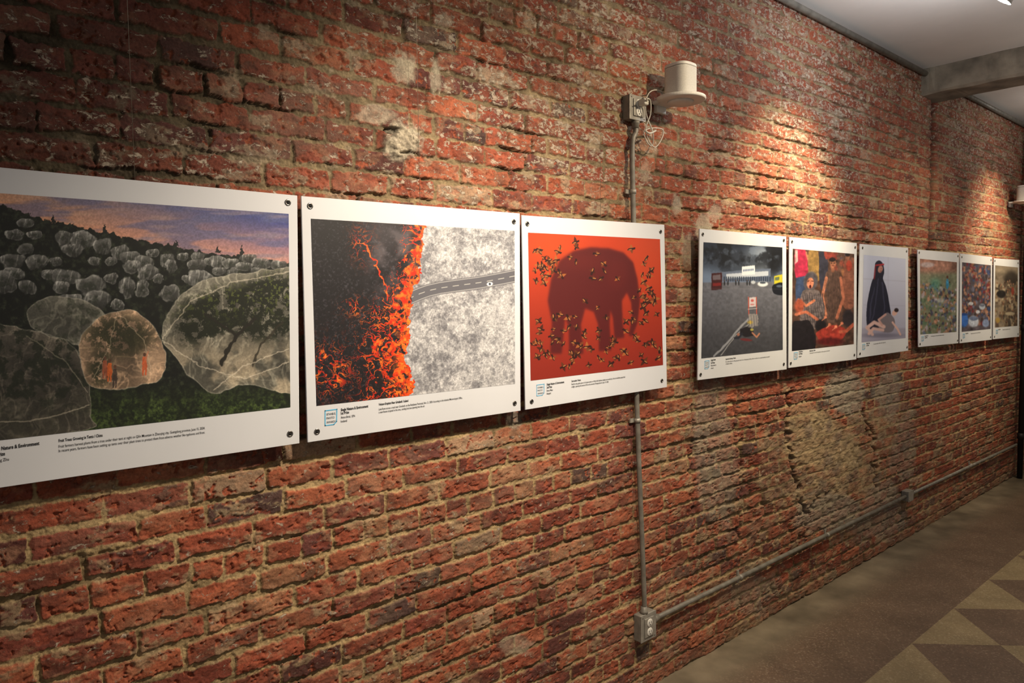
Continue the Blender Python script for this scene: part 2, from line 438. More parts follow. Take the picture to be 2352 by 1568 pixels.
# ------------------------------------------------------------------ floor, ceiling, beam
def floor_material():
    M = bpy.data.materials.new("terrazzo_floor"); M.use_nodes = True
    nt = M.node_tree; b = nt.nodes["Principled BSDF"]; N = nt.nodes.new; K = nt.links.new
    tc = N("ShaderNodeTexCoord"); sx = N("ShaderNodeSeparateXYZ"); K(tc.outputs["Object"], sx.inputs[0])
    def mth(op, a, bb=None, c=None):
        nd = N("ShaderNodeMath"); nd.operation = op
        for k, v in enumerate([a, bb, c]):
            if v is None: continue
            if isinstance(v, (int, float)): nd.inputs[k].default_value = v
            else: K(v, nd.inputs[k])
        return nd.outputs[0]
    T = 0.56
    a = mth('DIVIDE', mth('SUBTRACT', sx.outputs[0], 3.80), T)
    d = mth('MULTIPLY', sx.outputs[1], -1.0)
    bb = mth('DIVIDE', mth('SUBTRACT', d, 0.586), T)
    fa = mth('ABSOLUTE', mth('SUBTRACT', a, mth('ROUND', a)))
    fb = mth('ABSOLUTE', mth('SUBTRACT', bb, mth('ROUND', bb)))
    tan_ = mth('LESS_THAN', mth('ADD', fa, fb), .5)
    inn = mth('GREATER_THAN', d, 0.586)
    tri = mth('MULTIPLY', tan_, inn)
    v = N("ShaderNodeTexVoronoi"); v.inputs["Scale"].default_value = 150; K(tc.outputs["Object"], v.inputs["Vector"])
    sv = N("ShaderNodeSeparateColor"); K(v.outputs["Color"], sv.inputs[0])
    def ramp(src, cols):
        r = N("ShaderNodeValToRGB"); K(src, r.inputs["Fac"])
        e = r.color_ramp.elements
        while len(e) < len(cols): e.new(.5)
        for k, (p, c) in enumerate(cols): e[k].position = p; e[k].color = L3(*c)
        return r.outputs["Color"]
    brown = ramp(sv.outputs[0], [(0, (106, 88, 74)), (.45, (122, 102, 84)), (.8, (114, 96, 80)), (1, (148, 130, 110))])
    tan = ramp(sv.outputs[0], [(0, (146, 130, 98)), (.5, (162, 146, 112)), (.8, (154, 136, 104)), (1, (182, 166, 134))])
    mx = N("ShaderNodeMix"); mx.data_type = 'RGBA'; K(tri, mx.inputs["Factor"]); K(brown, mx.inputs["A"]); K(tan, mx.inputs["B"])
    n = N("ShaderNodeTexNoise"); n.inputs["Scale"].default_value = 5; n.inputs["Detail"].default_value = 8; K(tc.outputs["Object"], n.inputs["Vector"])
    grey = ramp(n.outputs["Fac"], [(.3, (104, 94, 78)), (.7, (138, 126, 106))])
    edge = mth('ADD', d, mth('MULTIPLY', mth('SUBTRACT', n.outputs["Fac"], .5), .12))
    gm = N("ShaderNodeMapRange"); K(edge, gm.inputs["Value"]); gm.inputs["From Min"].default_value = .13; gm.inputs["From Max"].default_value = .26
    mx2 = N("ShaderNodeMix"); mx2.data_type = 'RGBA'; K(gm.outputs["Result"], mx2.inputs["Factor"]); K(grey, mx2.inputs["A"]); K(mx.outputs["Result"], mx2.inputs["B"])
    st = N("ShaderNodeMapRange"); K(n.outputs["Fac"], st.inputs["Value"]); st.inputs["From Min"].default_value = .3; st.inputs["From Max"].default_value = .7
    st.inputs["To Min"].default_value = .78; st.inputs["To Max"].default_value = 1.1
    vm = N("ShaderNodeVectorMath"); vm.operation = 'SCALE'; K(mx2.outputs["Result"], vm.inputs[0]); K(st.outputs["Result"], vm.inputs["Scale"])
    K(vm.outputs["Vector"], b.inputs["Base Color"])
    b.inputs["Roughness"].default_value = .5
    return M
def slab(name, z0, z1, material, label):
    o = box(name, (-1.4, -5.5, z0), (10.0, 0.05, z1), material); o["kind"] = "structure"; o["label"] = label; return o
slab("floor", -0.1, 0.0, floor_material(), "worn brown terrazzo floor with tan triangle pattern")
CZ = 3.083
slab("ceiling", CZ, CZ + .1, M_ceil, "pale grey painted plaster ceiling")
fw = box("wall_end", (10.0, -5.5, 0), (10.1, 0.05, CZ), M_far); fw["kind"] = "structure"; fw["label"] = "dim plaster wall at the end of the gallery"

def rough_beam():
    n = 160; prof = [(5.13, CZ + .01), (5.13, 2.930), (5.142, 2.915), (5.39, 2.915), (5.405, 2.930), (5.405, CZ + .01)]
    rings = []
    for k in range(n + 1):
        y = 0.02 - 5.4 * k / n
        rings.append([(px_ + (float(vn(np.array(y * 9.), np.array(j * 3.), 5)) - .5) * .012, y, pz_ + (float(vn(np.array(y * 7.), np.array(j * 5.), 6)) - .5) * .010 * (j not in (0, 5))) for j, (px_, pz_) in enumerate(prof)])
    o = prism("trim_1", None, rings, M_beam)
    o["kind"] = "structure"; o["label"] = "rough grey-brown ceiling beam meeting the brick wall"
rough_beam()
t2 = tube("trim_2", [(-1.3, -.035, 3.045), (5.11, -.035, 3.045)], .016, M_galv, spline=False)
t2["kind"] = "structure"; t2["label"] = "thin grey pipe along the top of the brick wall"
t3 = tube("trim_3", [(5.42, -.035, 3.045), (9.9, -.035, 3.045)], .016, M_galv, spline=False)
t3["kind"] = "structure"; t3["label"] = "thin grey pipe along the top of the brick wall"

# ------------------------------------------------------------------ PICTURES (painted on fine meshes)
def homog(dst):
    src = [(0, 0), (1, 0), (1, 1), (0, 1)]
    A = []; B = []
    for (u, v), (x, y) in zip(src, dst):
        A.append([u, v, 1, 0, 0, 0, -u * x, -v * x]); B.append(x)
        A.append([0, 0, 0, u, v, 1, -u * y, -v * y]); B.append(y)
    h = np.linalg.solve(np.array(A, float), np.array(B, float))
    return np.append(h, 1).reshape(3, 3)

def smooth_loop(pts, sub=6):
    n = len(pts); out = []
    for i in range(n):
        a, b, c, d = [np.array(pts[(i + k) % n], float) for k in (-1, 0, 1, 2)]
        for k in range(sub):
            t = k / sub
            out.append(tuple(0.5 * ((2 * b) + (c - a) * t + (2 * a - 5 * b + 4 * c - d) * t * t + (3 * b - a - 3 * c + d) * t ** 3)))
    return out

class Canvas:
    def __init__(s, PX, PY, base):
        s.X = PX; s.Y = PY; s.I = np.zeros(PX.shape + (3,)) + np.array(base, float)
    def put(s, m, c, k=1.0):
        m = (m * k)[..., None]; c = np.asarray(c, float)
        s.I = s.I * (1 - m) + c * m
    def shade(s, f): s.I = s.I * f[..., None]
    def blur(s, n=1):
        for _ in range(n):
            for ax in (0, 1):
                a = s.I; b1 = np.roll(a, 1, ax); b2 = np.roll(a, -1, ax)
                if ax == 0: b1[0] = a[0]; b2[-1] = a[-1]
                else: b1[:, 0] = a[:, 0]; b2[:, -1] = a[:, -1]
                s.I = (a * 2 + b1 + b2) / 4
    def ell(s, cx, cy, rx, ry, rot=0, soft=.2):
        a = math.radians(rot); dx = s.X - cx; dy = s.Y - cy
        u = (dx * math.cos(a) + dy * math.sin(a)) / rx; v = (-dx * math.sin(a) + dy * math.cos(a)) / ry
        return ss(1 + soft, 1 - soft, np.hypot(u, v))
    def poly(s, pts, wob=0, seed=1, sc=12):
        x = s.X; y = s.Y
        if wob:
            x = x + (fbm(s.X / sc, s.Y / sc, 3, seed) - .5) * wob; y = y + (fbm(s.X / sc, s.Y / sc, 3, seed + 5) - .5) * wob
        ins = np.zeros(x.shape, bool); n = len(pts)
        for k in range(n):
            x1, y1 = pts[k]; x2, y2 = pts[(k + 1) % n]
            if y1 == y2: continue
            c = ((y1 > y) != (y2 > y)) & (x < (x2 - x1) * (y - y1) / (y2 - y1) + x1)
            ins ^= c
        return ins.astype(float)
    def dist(s, pts, wob=0, seed=1, sc=12):
        x = s.X; y = s.Y
        if wob:
            x = x + (fbm(s.X / sc, s.Y / sc, 3, seed) - .5) * wob; y = y + (fbm(s.X / sc, s.Y / sc, 3, seed + 5) - .5) * wob
        D = np.full(x.shape, 1e9)
        for a, b in zip(pts[:-1], pts[1:]):
            ax, ay = a; bx, by = b
            q_ = (bx - ax) ** 2 + (by - ay) ** 2
            if q_ < 1e-9: continue
            t = np.clip(((x - ax) * (bx - ax) + (y - ay) * (by - ay)) / q_, 0, 1)
            D = np.minimum(D, np.hypot(x - ax - t * (bx - ax), y - ay - t * (by - ay)))
        return D
    def line(s, pts, w, **k):
        return ss(w * 1.25, w * .6, s.dist(pts, **k))
    def n(s, sc, o=4, seed=0, g=.5, sy=None): return fbm(s.X / sc, s.Y / (sy or sc), o, seed, g)
    def inside(s, pts, fade, wob=0, seed=1, sc=30):
        return np.clip(s.dist(pts + [pts[0]], wob, seed, sc) / fade, 0, 1)

def A(*c): return np.array(c, float)

def paint_tents(c):
    t = np.clip((c.X) / 663, 0, 1)[..., None]; hill = np.interp(c.X, [-150, 0, 100, 200, 300, 400, 480, 560, 663], [440, 468, 503, 525, 545, 566, 580, 590, 602])
    up = np.clip((hill - c.Y) / 95, 0, 1)[..., None]
    hor = A(214, 156, 122) * (1 - t) + A(196, 140, 134) * t
    top = A(150, 134, 124) * (1 - t) + A(46, 58, 128) * t
    c.I = hor * (1 - up) + top * up
    cl = ss(.42, .7, c.n(70, 4, 3, .42, 14)); c.put(cl, A(88, 94, 138), .6)
    cl = ss(.5, .75, c.n(90, 4, 8, .42, 10)); c.put(cl, A(200, 166, 148), .3)
    hl = hill + (c.n(9, 3, 4) - .5) * 16
    hm = ss(-1, 1.5, c.Y - hl)
    g = c.n(10, 5, 12, .6)
    hc = A(13, 17, 14) + (A(46, 52, 40) - A(13, 17, 14)) * (ss(.42, .8, g)[..., None])
    c.I = c.I * (1 - hm[..., None]) + hc * hm[..., None]
    for x, y, h in [(555, 592, 34), (122, 512, 22), (240, 534, 20), (404, 566, 14), (500, 580, 14)]:
        c.put(c.poly([(x - 7, y), (x, y - h), (x + 7, y)], 8, x, 4), A(22, 26, 26), .95)
    gm = ss(860, 940, c.Y); gc = A(24, 36, 16) + (A(80, 100, 48) - A(24, 36, 16)) * ss(.32, .8, c.n(6, 4, 14, .65))[..., None]
    c.I = c.I * (1 - gm[..., None] * .85) + gc * gm[..., None] * .85
    c.put(ss(.5, .7, c.n(40, 4, 16)) * ss(640, 800, c.Y), A(14, 18, 12), .5)
    def net(cx, cy, rx, ry, seed, col=(176, 177, 176), k=.86):
        x0, x1, y0, y1 = cx - rx * 1.9, cx + rx * 1.9, cy - ry * 1.9, cy + ry * 1.9
        ok = (c.X > x0) & (c.X < x1) & (c.Y > y0) & (c.Y < y1)
        rr = np.where(ok.any(1))[0]; cc = np.where(ok.any(0))[0]
        if not len(rr): return
        sl = (slice(rr[0], rr[-1] + 1), slice(cc[0], cc[-1] + 1)); gx = c.X[sl]; gy = c.Y[sl]
        xx = gx + (fbm(gx / (rx * .9), gy / (rx * .9), 3, seed) - .5) * rx * .9; yy = gy + (fbm(gx / (rx * .9), gy / (rx * .9), 3, seed + 1) - .5) * ry * .8
        vy = (yy - cy) / ry; ux = (xx - cx) / rx
        wgt = 1 + .12 * vy
        a = (np.abs(ux * wgt) ** 2.4 + np.abs(vy) ** 2.4) ** (1 / 2.4)
        mm = ss(1.06, .90, a); rim = ss(.72, .98, a) * mm
        tx = fbm(gx / (rx * .6), gy / (rx * .6), 5, seed + 3, .6); fold = 1 - np.abs(2 * fbm((gx + gy * .2) / (rx * .45), gy / (ry * 2.2), 3, seed + 8) - 1)
        vert = np.clip(1.12 - .62 * (vy + 1) / 2 - .16 * ux, .35, 1.2)
        colr = A(*col) * (vert * (.30 + .62 * tx + .36 * ss(.82, 1, fold)))[..., None]
        I = c.I[sl]; mk = (mm * k)[..., None]; I = I * (1 - mk) + colr * mk
        core = (ss(.85, .2, np.hypot(ux, vy - .15)) * ss(.40, .56, fbm(gx / (rx * .3), gy / (rx * .3), 5, seed + 5, .65)) * .62)[..., None]
        I = I * (1 - core) + A(34, 40, 32) * core
        rk = (rim * ss(.42, .6, tx) * .30)[..., None]; I = I * (1 - rk) + A(206, 206, 204) * rk
        c.I[sl] = I
    smalls = [(150, 548, 26, 18), (190, 552, 24, 20), (238, 566, 22, 18), (276, 578, 20, 16), (168, 575, 26, 14), (60, 572, 22, 13), (86, 602, 24, 16), (28, 600, 30, 18), (30, 628, 26, 14),
              (150, 636, 28, 20), (205, 656, 30, 22), (300, 592, 22, 15), (334, 604, 22, 16), (304, 615, 18, 16), (384, 598, 18, 14), (394, 612, 12, 14), (455, 592, 18, 12), (450, 608, 22, 12), (500, 602, 20, 13), (530, 606, 18, 12),
              (572, 594, 18, 11), (604, 606, 22, 12), (640, 608, 18, 11), (466, 642, 28, 20), (338, 628, 22, 18), (292, 660, 18, 26), (326, 662, 18, 18), (222, 690, 34, 22), (165, 690, 30, 16), (389, 674, 20, 20), (8, 648, 30, 24),
              (505, 622, 18, 10), (562, 612, 20, 10), (350, 582, 14, 10), (420, 590, 12, 9), (140, 660, 22, 14), (255, 640, 16, 12), (186, 540, 16, 10), (60, 512, 20, 10), (30, 540, 22, 12), (-60, 600, 40, 25), (-80, 660, 40, 25),
              (110, 630, 16, 12), (256, 600, 14, 10), (216, 600, 14, 10), (128, 600, 14, 10), (430, 640, 12, 10), (365, 640, 12, 10), (80, 540, 16, 9), (590, 622, 14, 8), (535, 624, 12, 8), (60, 660, 22, 16), (270, 700, 16, 12), (480, 600, 12, 8)]
    smalls.sort(key=lambda q_: q_[1])
    for k, (x, y, rx, ry) in enumerate(smalls): net(x, y, rx * 1.02, ry * 1.04, 200 + k * 7)
    def big(pts, col, k, seed, wob=14):
        pts = smooth_loop(pts)
        mm = c.poly(pts, wob, seed, 30); tx = c.n(60, 5, seed, .5)
        wx = c.X + (c.n(70, 3, seed + 2) - .5) * 70
        fold = 1 - np.abs(2 * fbm(wx / 30, c.Y / 90, 4, seed + 4, .55) - 1)
        fold2 = 1 - np.abs(2 * fbm(wx / 70, c.Y / 50, 4, seed + 14, .6) - 1)
        rim = 1 - c.inside(pts, 40, wob, seed)
        y0 = min(p[1] for p in pts); y1 = max(p[1] for p in pts)
        gr = 1.12 - .32 * (c.Y - y0) / (y1 - y0)
        colr = A(*col) * (gr * (.36 + .46 * tx + .30 * ss(.86, 1, fold) + .22 * ss(.9, 1, fold2) + .22 * rim))[..., None]
        c.put(mm, colr, k)
        c.put(ss(2.4, .5, c.dist(pts + [pts[0]], wob, seed, 30)), A(200, 196, 184), .35)
        return mm
    back = [(70, 702), (110, 682), (170, 684), (222, 706), (252, 740), (215, 745), (190, 790), (120, 770), (70, 750)]
    mm = big(back, (122, 121, 112), .88, 301)
    c.put(ss(.50, .64, c.n(18, 5, 309, .62)) * mm, A(36, 42, 32), .5)
    left = [(-200, 752), (40, 754), (120, 770), (176, 806), (206, 880), (206, 955), (186, 990), (-200, 1040)]
    mm = big(left, (102, 96, 88), .90, 302)
    c.put(ss(.48, .58, c.n(22, 6, 310, .68)) * mm * ss(970, 900, c.Y), A(24, 30, 20), .75)
    c.put(c.line([(0, 968), (60, 968), (130, 955), (205, 930)], 1.6, wob=4), A(190, 182, 165), .5); c.put(c.line([(60, 770), (150, 830), (200, 900)], 1.4, wob=6), A(180, 172, 155), .4)
    mid = [(184, 782), (212, 740), (262, 714), (318, 718), (360, 762), (380, 822), (364, 868), (316, 886), (252, 894), (206, 884), (188, 840)]
    mm = big(mid, (196, 164, 136), .92, 303)
    c.put(np.clip(c.ell(272, 770, 78, 44, 5, .6) + c.ell(230, 850, 26, 36, 0, .6), 0, 1) * ss(.40, .48, c.n(12, 6, 320, .70)) * mm, A(38, 40, 24), .88)
    c.put(c.ell(348, 836, 26, 40, 10, .6) * mm, A(232, 196, 164), .45)
    for x, y, col in [(252, 852, (206, 92, 36)), (264, 866, (50, 40, 38)), (332, 838, (200, 84, 44)), (241, 846, (150, 74, 50))]:
        c.put(c.poly([(x - 4, y - 19), (x + 4, y - 19), (x + 6, y), (x + 4, y + 24), (x + 1, y + 24), (x, y + 6), (x - 2, y + 24), (x - 5, y + 24), (x - 6, y)], 3, x, 6), A(*col), .8); c.put(c.ell(x, y - 24, 3.5, 4.5), A(84, 56, 44), .9)
    c.put(c.line([(334, 826), (340, 808)], 2), A(190, 120, 90), .8)
    for p in [[(268, 720), (250, 800), (212, 870)], [(270, 716), (330, 780), (350, 860)]]:
        c.put(c.line(p, 1.2, wob=8, seed=5), A(222, 204, 180), .35)
    rt = [(371, 776), (388, 716), (424, 668), (474, 640), (560, 630), (700, 622), (720, 760), (700, 892), (560, 884), (494, 900), (444, 872), (402, 818)]
    mm = big(rt, (148, 145, 132), .92, 304)
    c.put(ss(.38, .62, c.n(50, 4, 332, .5)) * mm * ss(740, 860, c.Y), A(212, 194, 166), .6)
    fol = c.ell(520, 706, 118, 46, -12, .5) + c.ell(640, 690, 70, 62, 0, .5) + c.ell(600, 745, 76, 36, 0, .5) + c.ell(470, 745, 64, 36, -30, .5)
    fol = np.clip(fol, 0, 1)
    fm_ = ss(.42, .47, c.n(16, 7, 340, .74) + .12 * (fol - .8)) * fol
    c.put(fm_ * mm, A(20, 25, 14), .95)
    c.put(fm_ * ss(.56, .66, c.n(6, 4, 345, .6)) * ss(770, 670, c.Y) * mm, A(98, 108, 54), .75)
    c.put(c.line([(585, 730), (545, 770), (524, 800), (508, 838)], 4.5, wob=8) * mm, A(28, 25, 20), .95)
    c.put(c.line([(545, 770), (500, 740), (470, 720)], 2.6, wob=8) * mm, A(28, 25, 20), .9)
    c.put(c.line([(650, 740), (600, 790), (580, 840)], 2.6, wob=8) * mm, A(40, 36, 28), .8)
    for p in [[(374, 776), (440, 690), (530, 650), (663, 624)], [(372, 780), (460, 840), (560, 870), (663, 832)], [(490, 895), (560, 840), (663, 800)]]:
        c.put(c.line(p, 1.5, wob=8, seed=8), A(220, 210, 192), .5)
    c.shade(np.clip(.86 + .28 * c.n(3, 2, 350), .7, 1.15))

def paint_lava(c):
    edge = np.interp(c.Y, [500, 560, 620, 680, 730, 770, 820, 850, 880, 930], [975, 970, 962, 950, 940, 938, 926, 940, 948, 940]) + (c.n(14, 4, 2, .6) - .5) * 26
    s_ = c.X - edge
    dk = c.n(4, 4, 3, .7); c.I = A(22, 20, 25) + (A(64, 62, 70) - A(22, 20, 25)) * ss(.5, .85, dk)[..., None]
    rk = c.n(7, 5, 5, .68); rk2 = c.n(34, 4, 6)
    rid3 = 1 - np.abs(2 * fbm(c.X / 9, c.Y / 14, 4, 61, .6) - 1)
    roc = A(112, 112, 118) + (A(206, 206, 209) - A(112, 112, 118)) * np.clip(ss(.28, .66, rk * .55 + rk2 * .45) * .8 + .28 * ss(.8, 1, rid3), 0, 1)[..., None]
    roc = roc * (.94 + .12 * ss(.4, .6, c.n(2.4, 2, 7)))[..., None]
    smoke = np.clip(c.ell(905, 590, 50, 95, 12, .7) * ss(.25, .7, c.n(30, 4, 9)) + .5 * c.ell(880, 540, 50, 40, 0, .8), 0, 1)
    c.put(smoke, A(120, 112, 118), .6)
    wid = np.interp(c.Y, [500, 600, 660, 700, 800, 930], [28, 30, 40, 62, 74, 80])
    fall = np.exp(-np.clip(-s_, 0, 999) / wid * 1.1)
    wx = c.X + (c.n(26, 3, 20) - .5) * 40; wy = c.Y + (c.n(26, 3, 21) - .5) * 40
    rid = 1 - np.abs(2 * fbm(wx / 13, wy / 13, 4, 22, .6) - 1); rid2 = 1 - np.abs(2 * fbm(wx / 32, wy / 32, 3, 25, .55) - 1)
    v = np.maximum(rid, rid2 * .985)
    hot = ss(1.01 - .23 * fall, 1.05 - .20 * fall, v + .03 * fall)
    low = np.exp(-(((c.X - 750) / 60) ** 2 + ((c.Y - 850) / 60) ** 2)) + .8 * np.exp(-(((c.X - 815) / 30) ** 2 + ((c.Y - 705) / 22) ** 2)) + .7 * np.exp(-(((c.X - 830) / 26) ** 2 + ((c.Y - 560) / 40) ** 2))
    hot = np.maximum(hot, ss(.935, .98, v) * np.clip(low * 1.2, 0, 1))
    hot = np.maximum(hot, c.line([(838, 560), (866, 610), (884, 650), (890, 690)], 2.0, wob=18, seed=4) * .9)
    hot = hot * (s_ < 0)
    col = A(206, 40, 14) + (A(255, 124, 40) - A(206, 40, 14)) * ss(.35, .75, c.n(7, 3, 30))[..., None]
    c.put(np.clip(hot * 1.2, 0, 1), col, .97)
    body = np.exp(-np.clip(-s_, 0, 999) / (wid * .34)) * (s_ < 0) * ss(.36, .52, c.n(9, 4, 33, .6))
    c.put(np.clip(body, 0, 1), A(244, 86, 24), .88)
    c.put(np.clip(body, 0, 1) * ss(.58, .68, c.n(6, 3, 35)), A(255, 180, 60), .7)
    m = (s_ >= 0).astype(float)[..., None]; c.I = c.I * (1 - m) + roc * m
    mr = (s_ > -4).astype(float)
    rd = [(942, 684), (965, 674), (985, 667), (1012, 661), (1040, 657), (1070, 653), (1100, 649), (1150, 640), (1200, 630)]
    D = c.dist(rd)
    c.put(ss(16, 14, D) * mr, A(98, 98, 106)); c.put(ss(1.2, .5, np.abs(D - 12.5)) * mr, A(200, 200, 200), .7)
    c.put(ss(1.2, .4, D) * (np.mod(c.X, 26) < 14) * mr, A(210, 210, 205), .8)
    c.put(c.ell(1125, 652, 7, 4.5, -8), A(238, 240, 245)); c.put(c.ell(1125, 652, 2.5, 3, -8), A(50, 56, 70))

def paint_elephant(c):
    v = ss(530, 870, c.Y)[..., None]
    c.I = A(186, 60, 28) * (1 - v) + A(136, 40, 28) * v
    c.put(c.ell(1270, 570, 60, 50, 0, .9), A(200, 76, 32), .6); c.put(c.ell(1490, 600, 50, 70, 0, .9), A(186, 68, 36), .6)
    el = [(1264, 812), (1268, 740), (1258, 690), (1266, 640), (1286, 598), (1318, 576), (1356, 568), (1398, 570), (1432, 580), (1454, 602), (1464, 640), (1470, 690), (1464, 742), (1452, 772), (1444, 770),
          (1452, 730), (1450, 695), (1440, 672), (1428, 690), (1430, 740), (1434, 775), (1412, 778), (1408, 730), (1402, 712), (1400, 745), (1404, 804), (1376, 806), (1374, 745), (1364, 716), (1344, 708), (1334, 745), (1340, 812), (1308, 812), (1306, 750), (1298, 728), (1290, 812)]
    c.put(c.poly(el), A(82, 24, 26), .90)
    c.put(c.ell(1418, 628, 22, 34, 10, .5), A(104, 32, 28), .6); c.put(c.ell(1340, 600, 50, 18, 0, .8), A(110, 34, 28), .5)
    c.blur(24)
    c.put(c.poly(el), A(66, 20, 24), .25)
    c.blur(12)
    rng = random.Random(3)
    B = []
    for _ in range(32): B.append((rng.gauss(1248, 20), rng.gauss(622, 22)))
    for _ in range(50): B.append((rng.uniform(1225, 1515), rng.gauss(806, 20)))
    for _ in range(38): B.append((rng.uniform(1222, 1512), rng.gauss(740, 26)))
    for _ in range(18): B.append((rng.gauss(1490, 14), rng.gauss(665, 34)))
    for _ in range(10): B.append((rng.uniform(1260, 1500), rng.uniform(560, 650)))
    B += [(1324, 566), (1310, 590), (1450, 572), (1386, 606), (1480, 606), (1380, 640), (1322, 556)]
    for x, y in B:
        if not (1222 < x < 1516 and 548 < y < 850): continue
        s = rng.uniform(.95, 1.45); a = rng.uniform(0, 360)
        def pt_(u, w_): return (x + s * (u * math.cos(math.radians(a)) - w_ * math.sin(math.radians(a))), y + s * (u * math.sin(math.radians(a)) + w_ * math.cos(math.radians(a))))
        op = rng.uniform(.5, 1.3)
        wing1 = c.poly([pt_(2.5, 0), pt_(1.5, 4 * op), pt_(-1, 8 * op), pt_(-3, 3.5 * op), pt_(-2.5, 0)])
        wing2 = c.poly([pt_(2.5, 0), pt_(2, -3.6 * op), pt_(0, -7.5 * op), pt_(-2.4, -3 * op), pt_(-2.5, 0)])
        dark = rng.random() < .5
        c.put(wing1, A(66, 32, 20) if dark else A(160, 96, 48), .92); c.put(wing2, A(92, 50, 28) if dark else A(116, 62, 34), .92)
        c.put(c.poly([pt_(7, 0), pt_(4, 2.2), pt_(-3, 1.8), pt_(-7, 2), pt_(-6.5, -1.5), pt_(-3, -1.6), pt_(4, -2)]), A(44, 22, 20), .95)
        c.put(c.ell(*pt_(2, -.6), 3 * s, 1.0 * s, a, .3), A(220, 146, 82), .7)

def paint_plaza(c):
    sky = ss(560, 640, c.Y)[..., None]; c.I = A(34, 42, 58) * (1 - sky) + A(110, 128, 158) * sky
    c.put(c.ell(1748, 600, 34, 30, 0, .8), A(210, 226, 246), .9); c.put(c.ell(1680, 596, 66, 26, 0, .8), A(40, 46, 58), .8)
    c.put(ss(.42, .62, c.n(26, 6, 3, .6)) * ss(650, 590, c.Y), A(12, 15, 22), .85); c.put(c.ell(1784, 596, 18, 44, 20, .6), A(12, 14, 20), .9)
    c.put(ss(.55, .7, c.n(18, 5, 13, .6)) * ss(650, 590, c.Y), A(120, 136, 160), .4)
    gy = 642 - (c.X - 1616) * .01
    gm = ss(-1, 2, c.Y - gy - 6); fl = A(84, 86, 96) * (.8 + .35 * c.n(5, 4, 6))[..., None]
    fl = fl * (1.20 - .45 * ss(650, 820, c.Y))[..., None]
    c.I = c.I * (1 - gm[..., None]) + fl * gm[..., None]
    c.put(c.poly([(1652, 625), (1770, 616), (1770, 646), (1652, 646)], 2), A(96, 108, 132))
    c.put(c.poly([(1668, 629), (1765, 622), (1765, 633), (1668, 640)]), A(186, 196, 212)); c.put(c.poly([(1704, 612), (1734, 609), (1734, 630), (1704, 632)]), A(216, 224, 234))
    for x in range(1662, 1768, 5): c.put(c.poly([(x, 635), (x + 3, 635), (x + 3, 646), (x, 646)]), A(40, 50, 70), .85)
    for k in range(7): c.put(c.ell(1708 + k * 3.6, 621 - k * .35, 1.1, 2.6), A(40, 60, 110), .8)
    c.put(c.poly([(1634, 628), (1658, 626), (1658, 664), (1634, 666)], 2), A(60, 26, 30)); c.put(c.poly([(1637, 632), (1655, 630), (1655, 642), (1637, 643)]), A(120, 120, 132), .7); c.put(c.poly([(1637, 650), (1656, 649), (1656, 656), (1637, 657)]), A(140, 36, 36), .7)
    c.put(c.poly([(1778, 634), (1797, 630), (1797, 656), (1778, 656)], 2), A(196, 188, 50)); c.put(c.poly([(1780, 637), (1790, 635), (1790, 643), (1780, 644)]), A(70, 90, 90), .8)
    c.put(c.poly(smooth_loop([(1774, 658), (1782, 651), (1798, 650), (1800, 676), (1778, 674)]), 1), A(20, 24, 34)); c.put(c.ell(1790, 657, 7, 3), A(90, 106, 130), .8)
    c.put(c.ell(1752, 652, 12, 6), A(216, 222, 230)); c.put(c.ell(1752, 649, 7, 2.4), A(60, 70, 86)); c.put(c.ell(1730, 648, 5, 4), A(180, 188, 200))
    for x in [1664, 1672, 1690, 1697, 1716, 1722]: c.put(c.ell(x, 650, 1.4, 5.5), A(26, 28, 34)); c.put(c.ell(x, 644, 1.1, 1.3), A(90, 66, 56))
    c.put(ss(1, 0, np.abs(c.Y - 662 - (c.X - 1616) * .01)) , A(140, 142, 150), .3)
    c.put(c.line([(1726, 728), (1700, 752), (1668, 790), (1640, 818)], 2.4, wob=3), A(160, 164, 174), .8)
    c.put(c.line([(1720, 745), (1690, 770), (1655, 816)], 1.0, wob=3), A(216, 218, 222), .6)
    c.put(c.poly([(1721, 683), (1736, 682), (1736, 704), (1721, 705)]), A(196, 188, 194)); c.put(c.ell(1728, 690, 3.5, 3, 0, .3), A(180, 60, 60), .8); c.put(c.ell(1728, 699, 5, 1.6, 0, .3), A(180, 60, 60), .6)
    c.put(c.line([(1719, 682), (1720, 726)], .9), A(200, 80, 60)); c.put(c.line([(1737, 682), (1738, 722)], .9), A(200, 80, 60)); c.put(c.line([(1718, 710), (1738, 708)], .8), A(190, 190, 196))
    c.put(c.poly([(1718, 722), (1740, 720), (1742, 748), (1720, 752)], 8, 4, 6), A(150, 146, 146), .8); c.put(c.ell(1723, 740, 6, 4, 0, .4), A(190, 162, 66), .9)
    for k in range(4): c.put(c.line([(1719 + 6 * k, 724), (1721 + 6 * k, 750)], .7), A(80, 80, 86), .7)
    c.put(c.poly([(1700, 756), (1716, 750), (1730, 756), (1732, 770), (1714, 774), (1700, 768)], 3), A(30, 27, 33)); c.put(c.line([(1728, 764), (1738, 774), (1744, 766)], 2.0), A(176, 120, 96)); c.put(c.line([(1704, 766), (1696, 776), (1688, 776)], 2.6), A(36, 38, 50)); c.put(c.ell(1696, 768, 3.4, 3.4), A(150, 100, 86)); c.put(c.ell(1714, 780, 14, 3, 6), A(110, 38, 42), .85); c.put(c.ell(1727, 757, 4, 3), A(196, 188, 90), .8)
    c.blur(2)

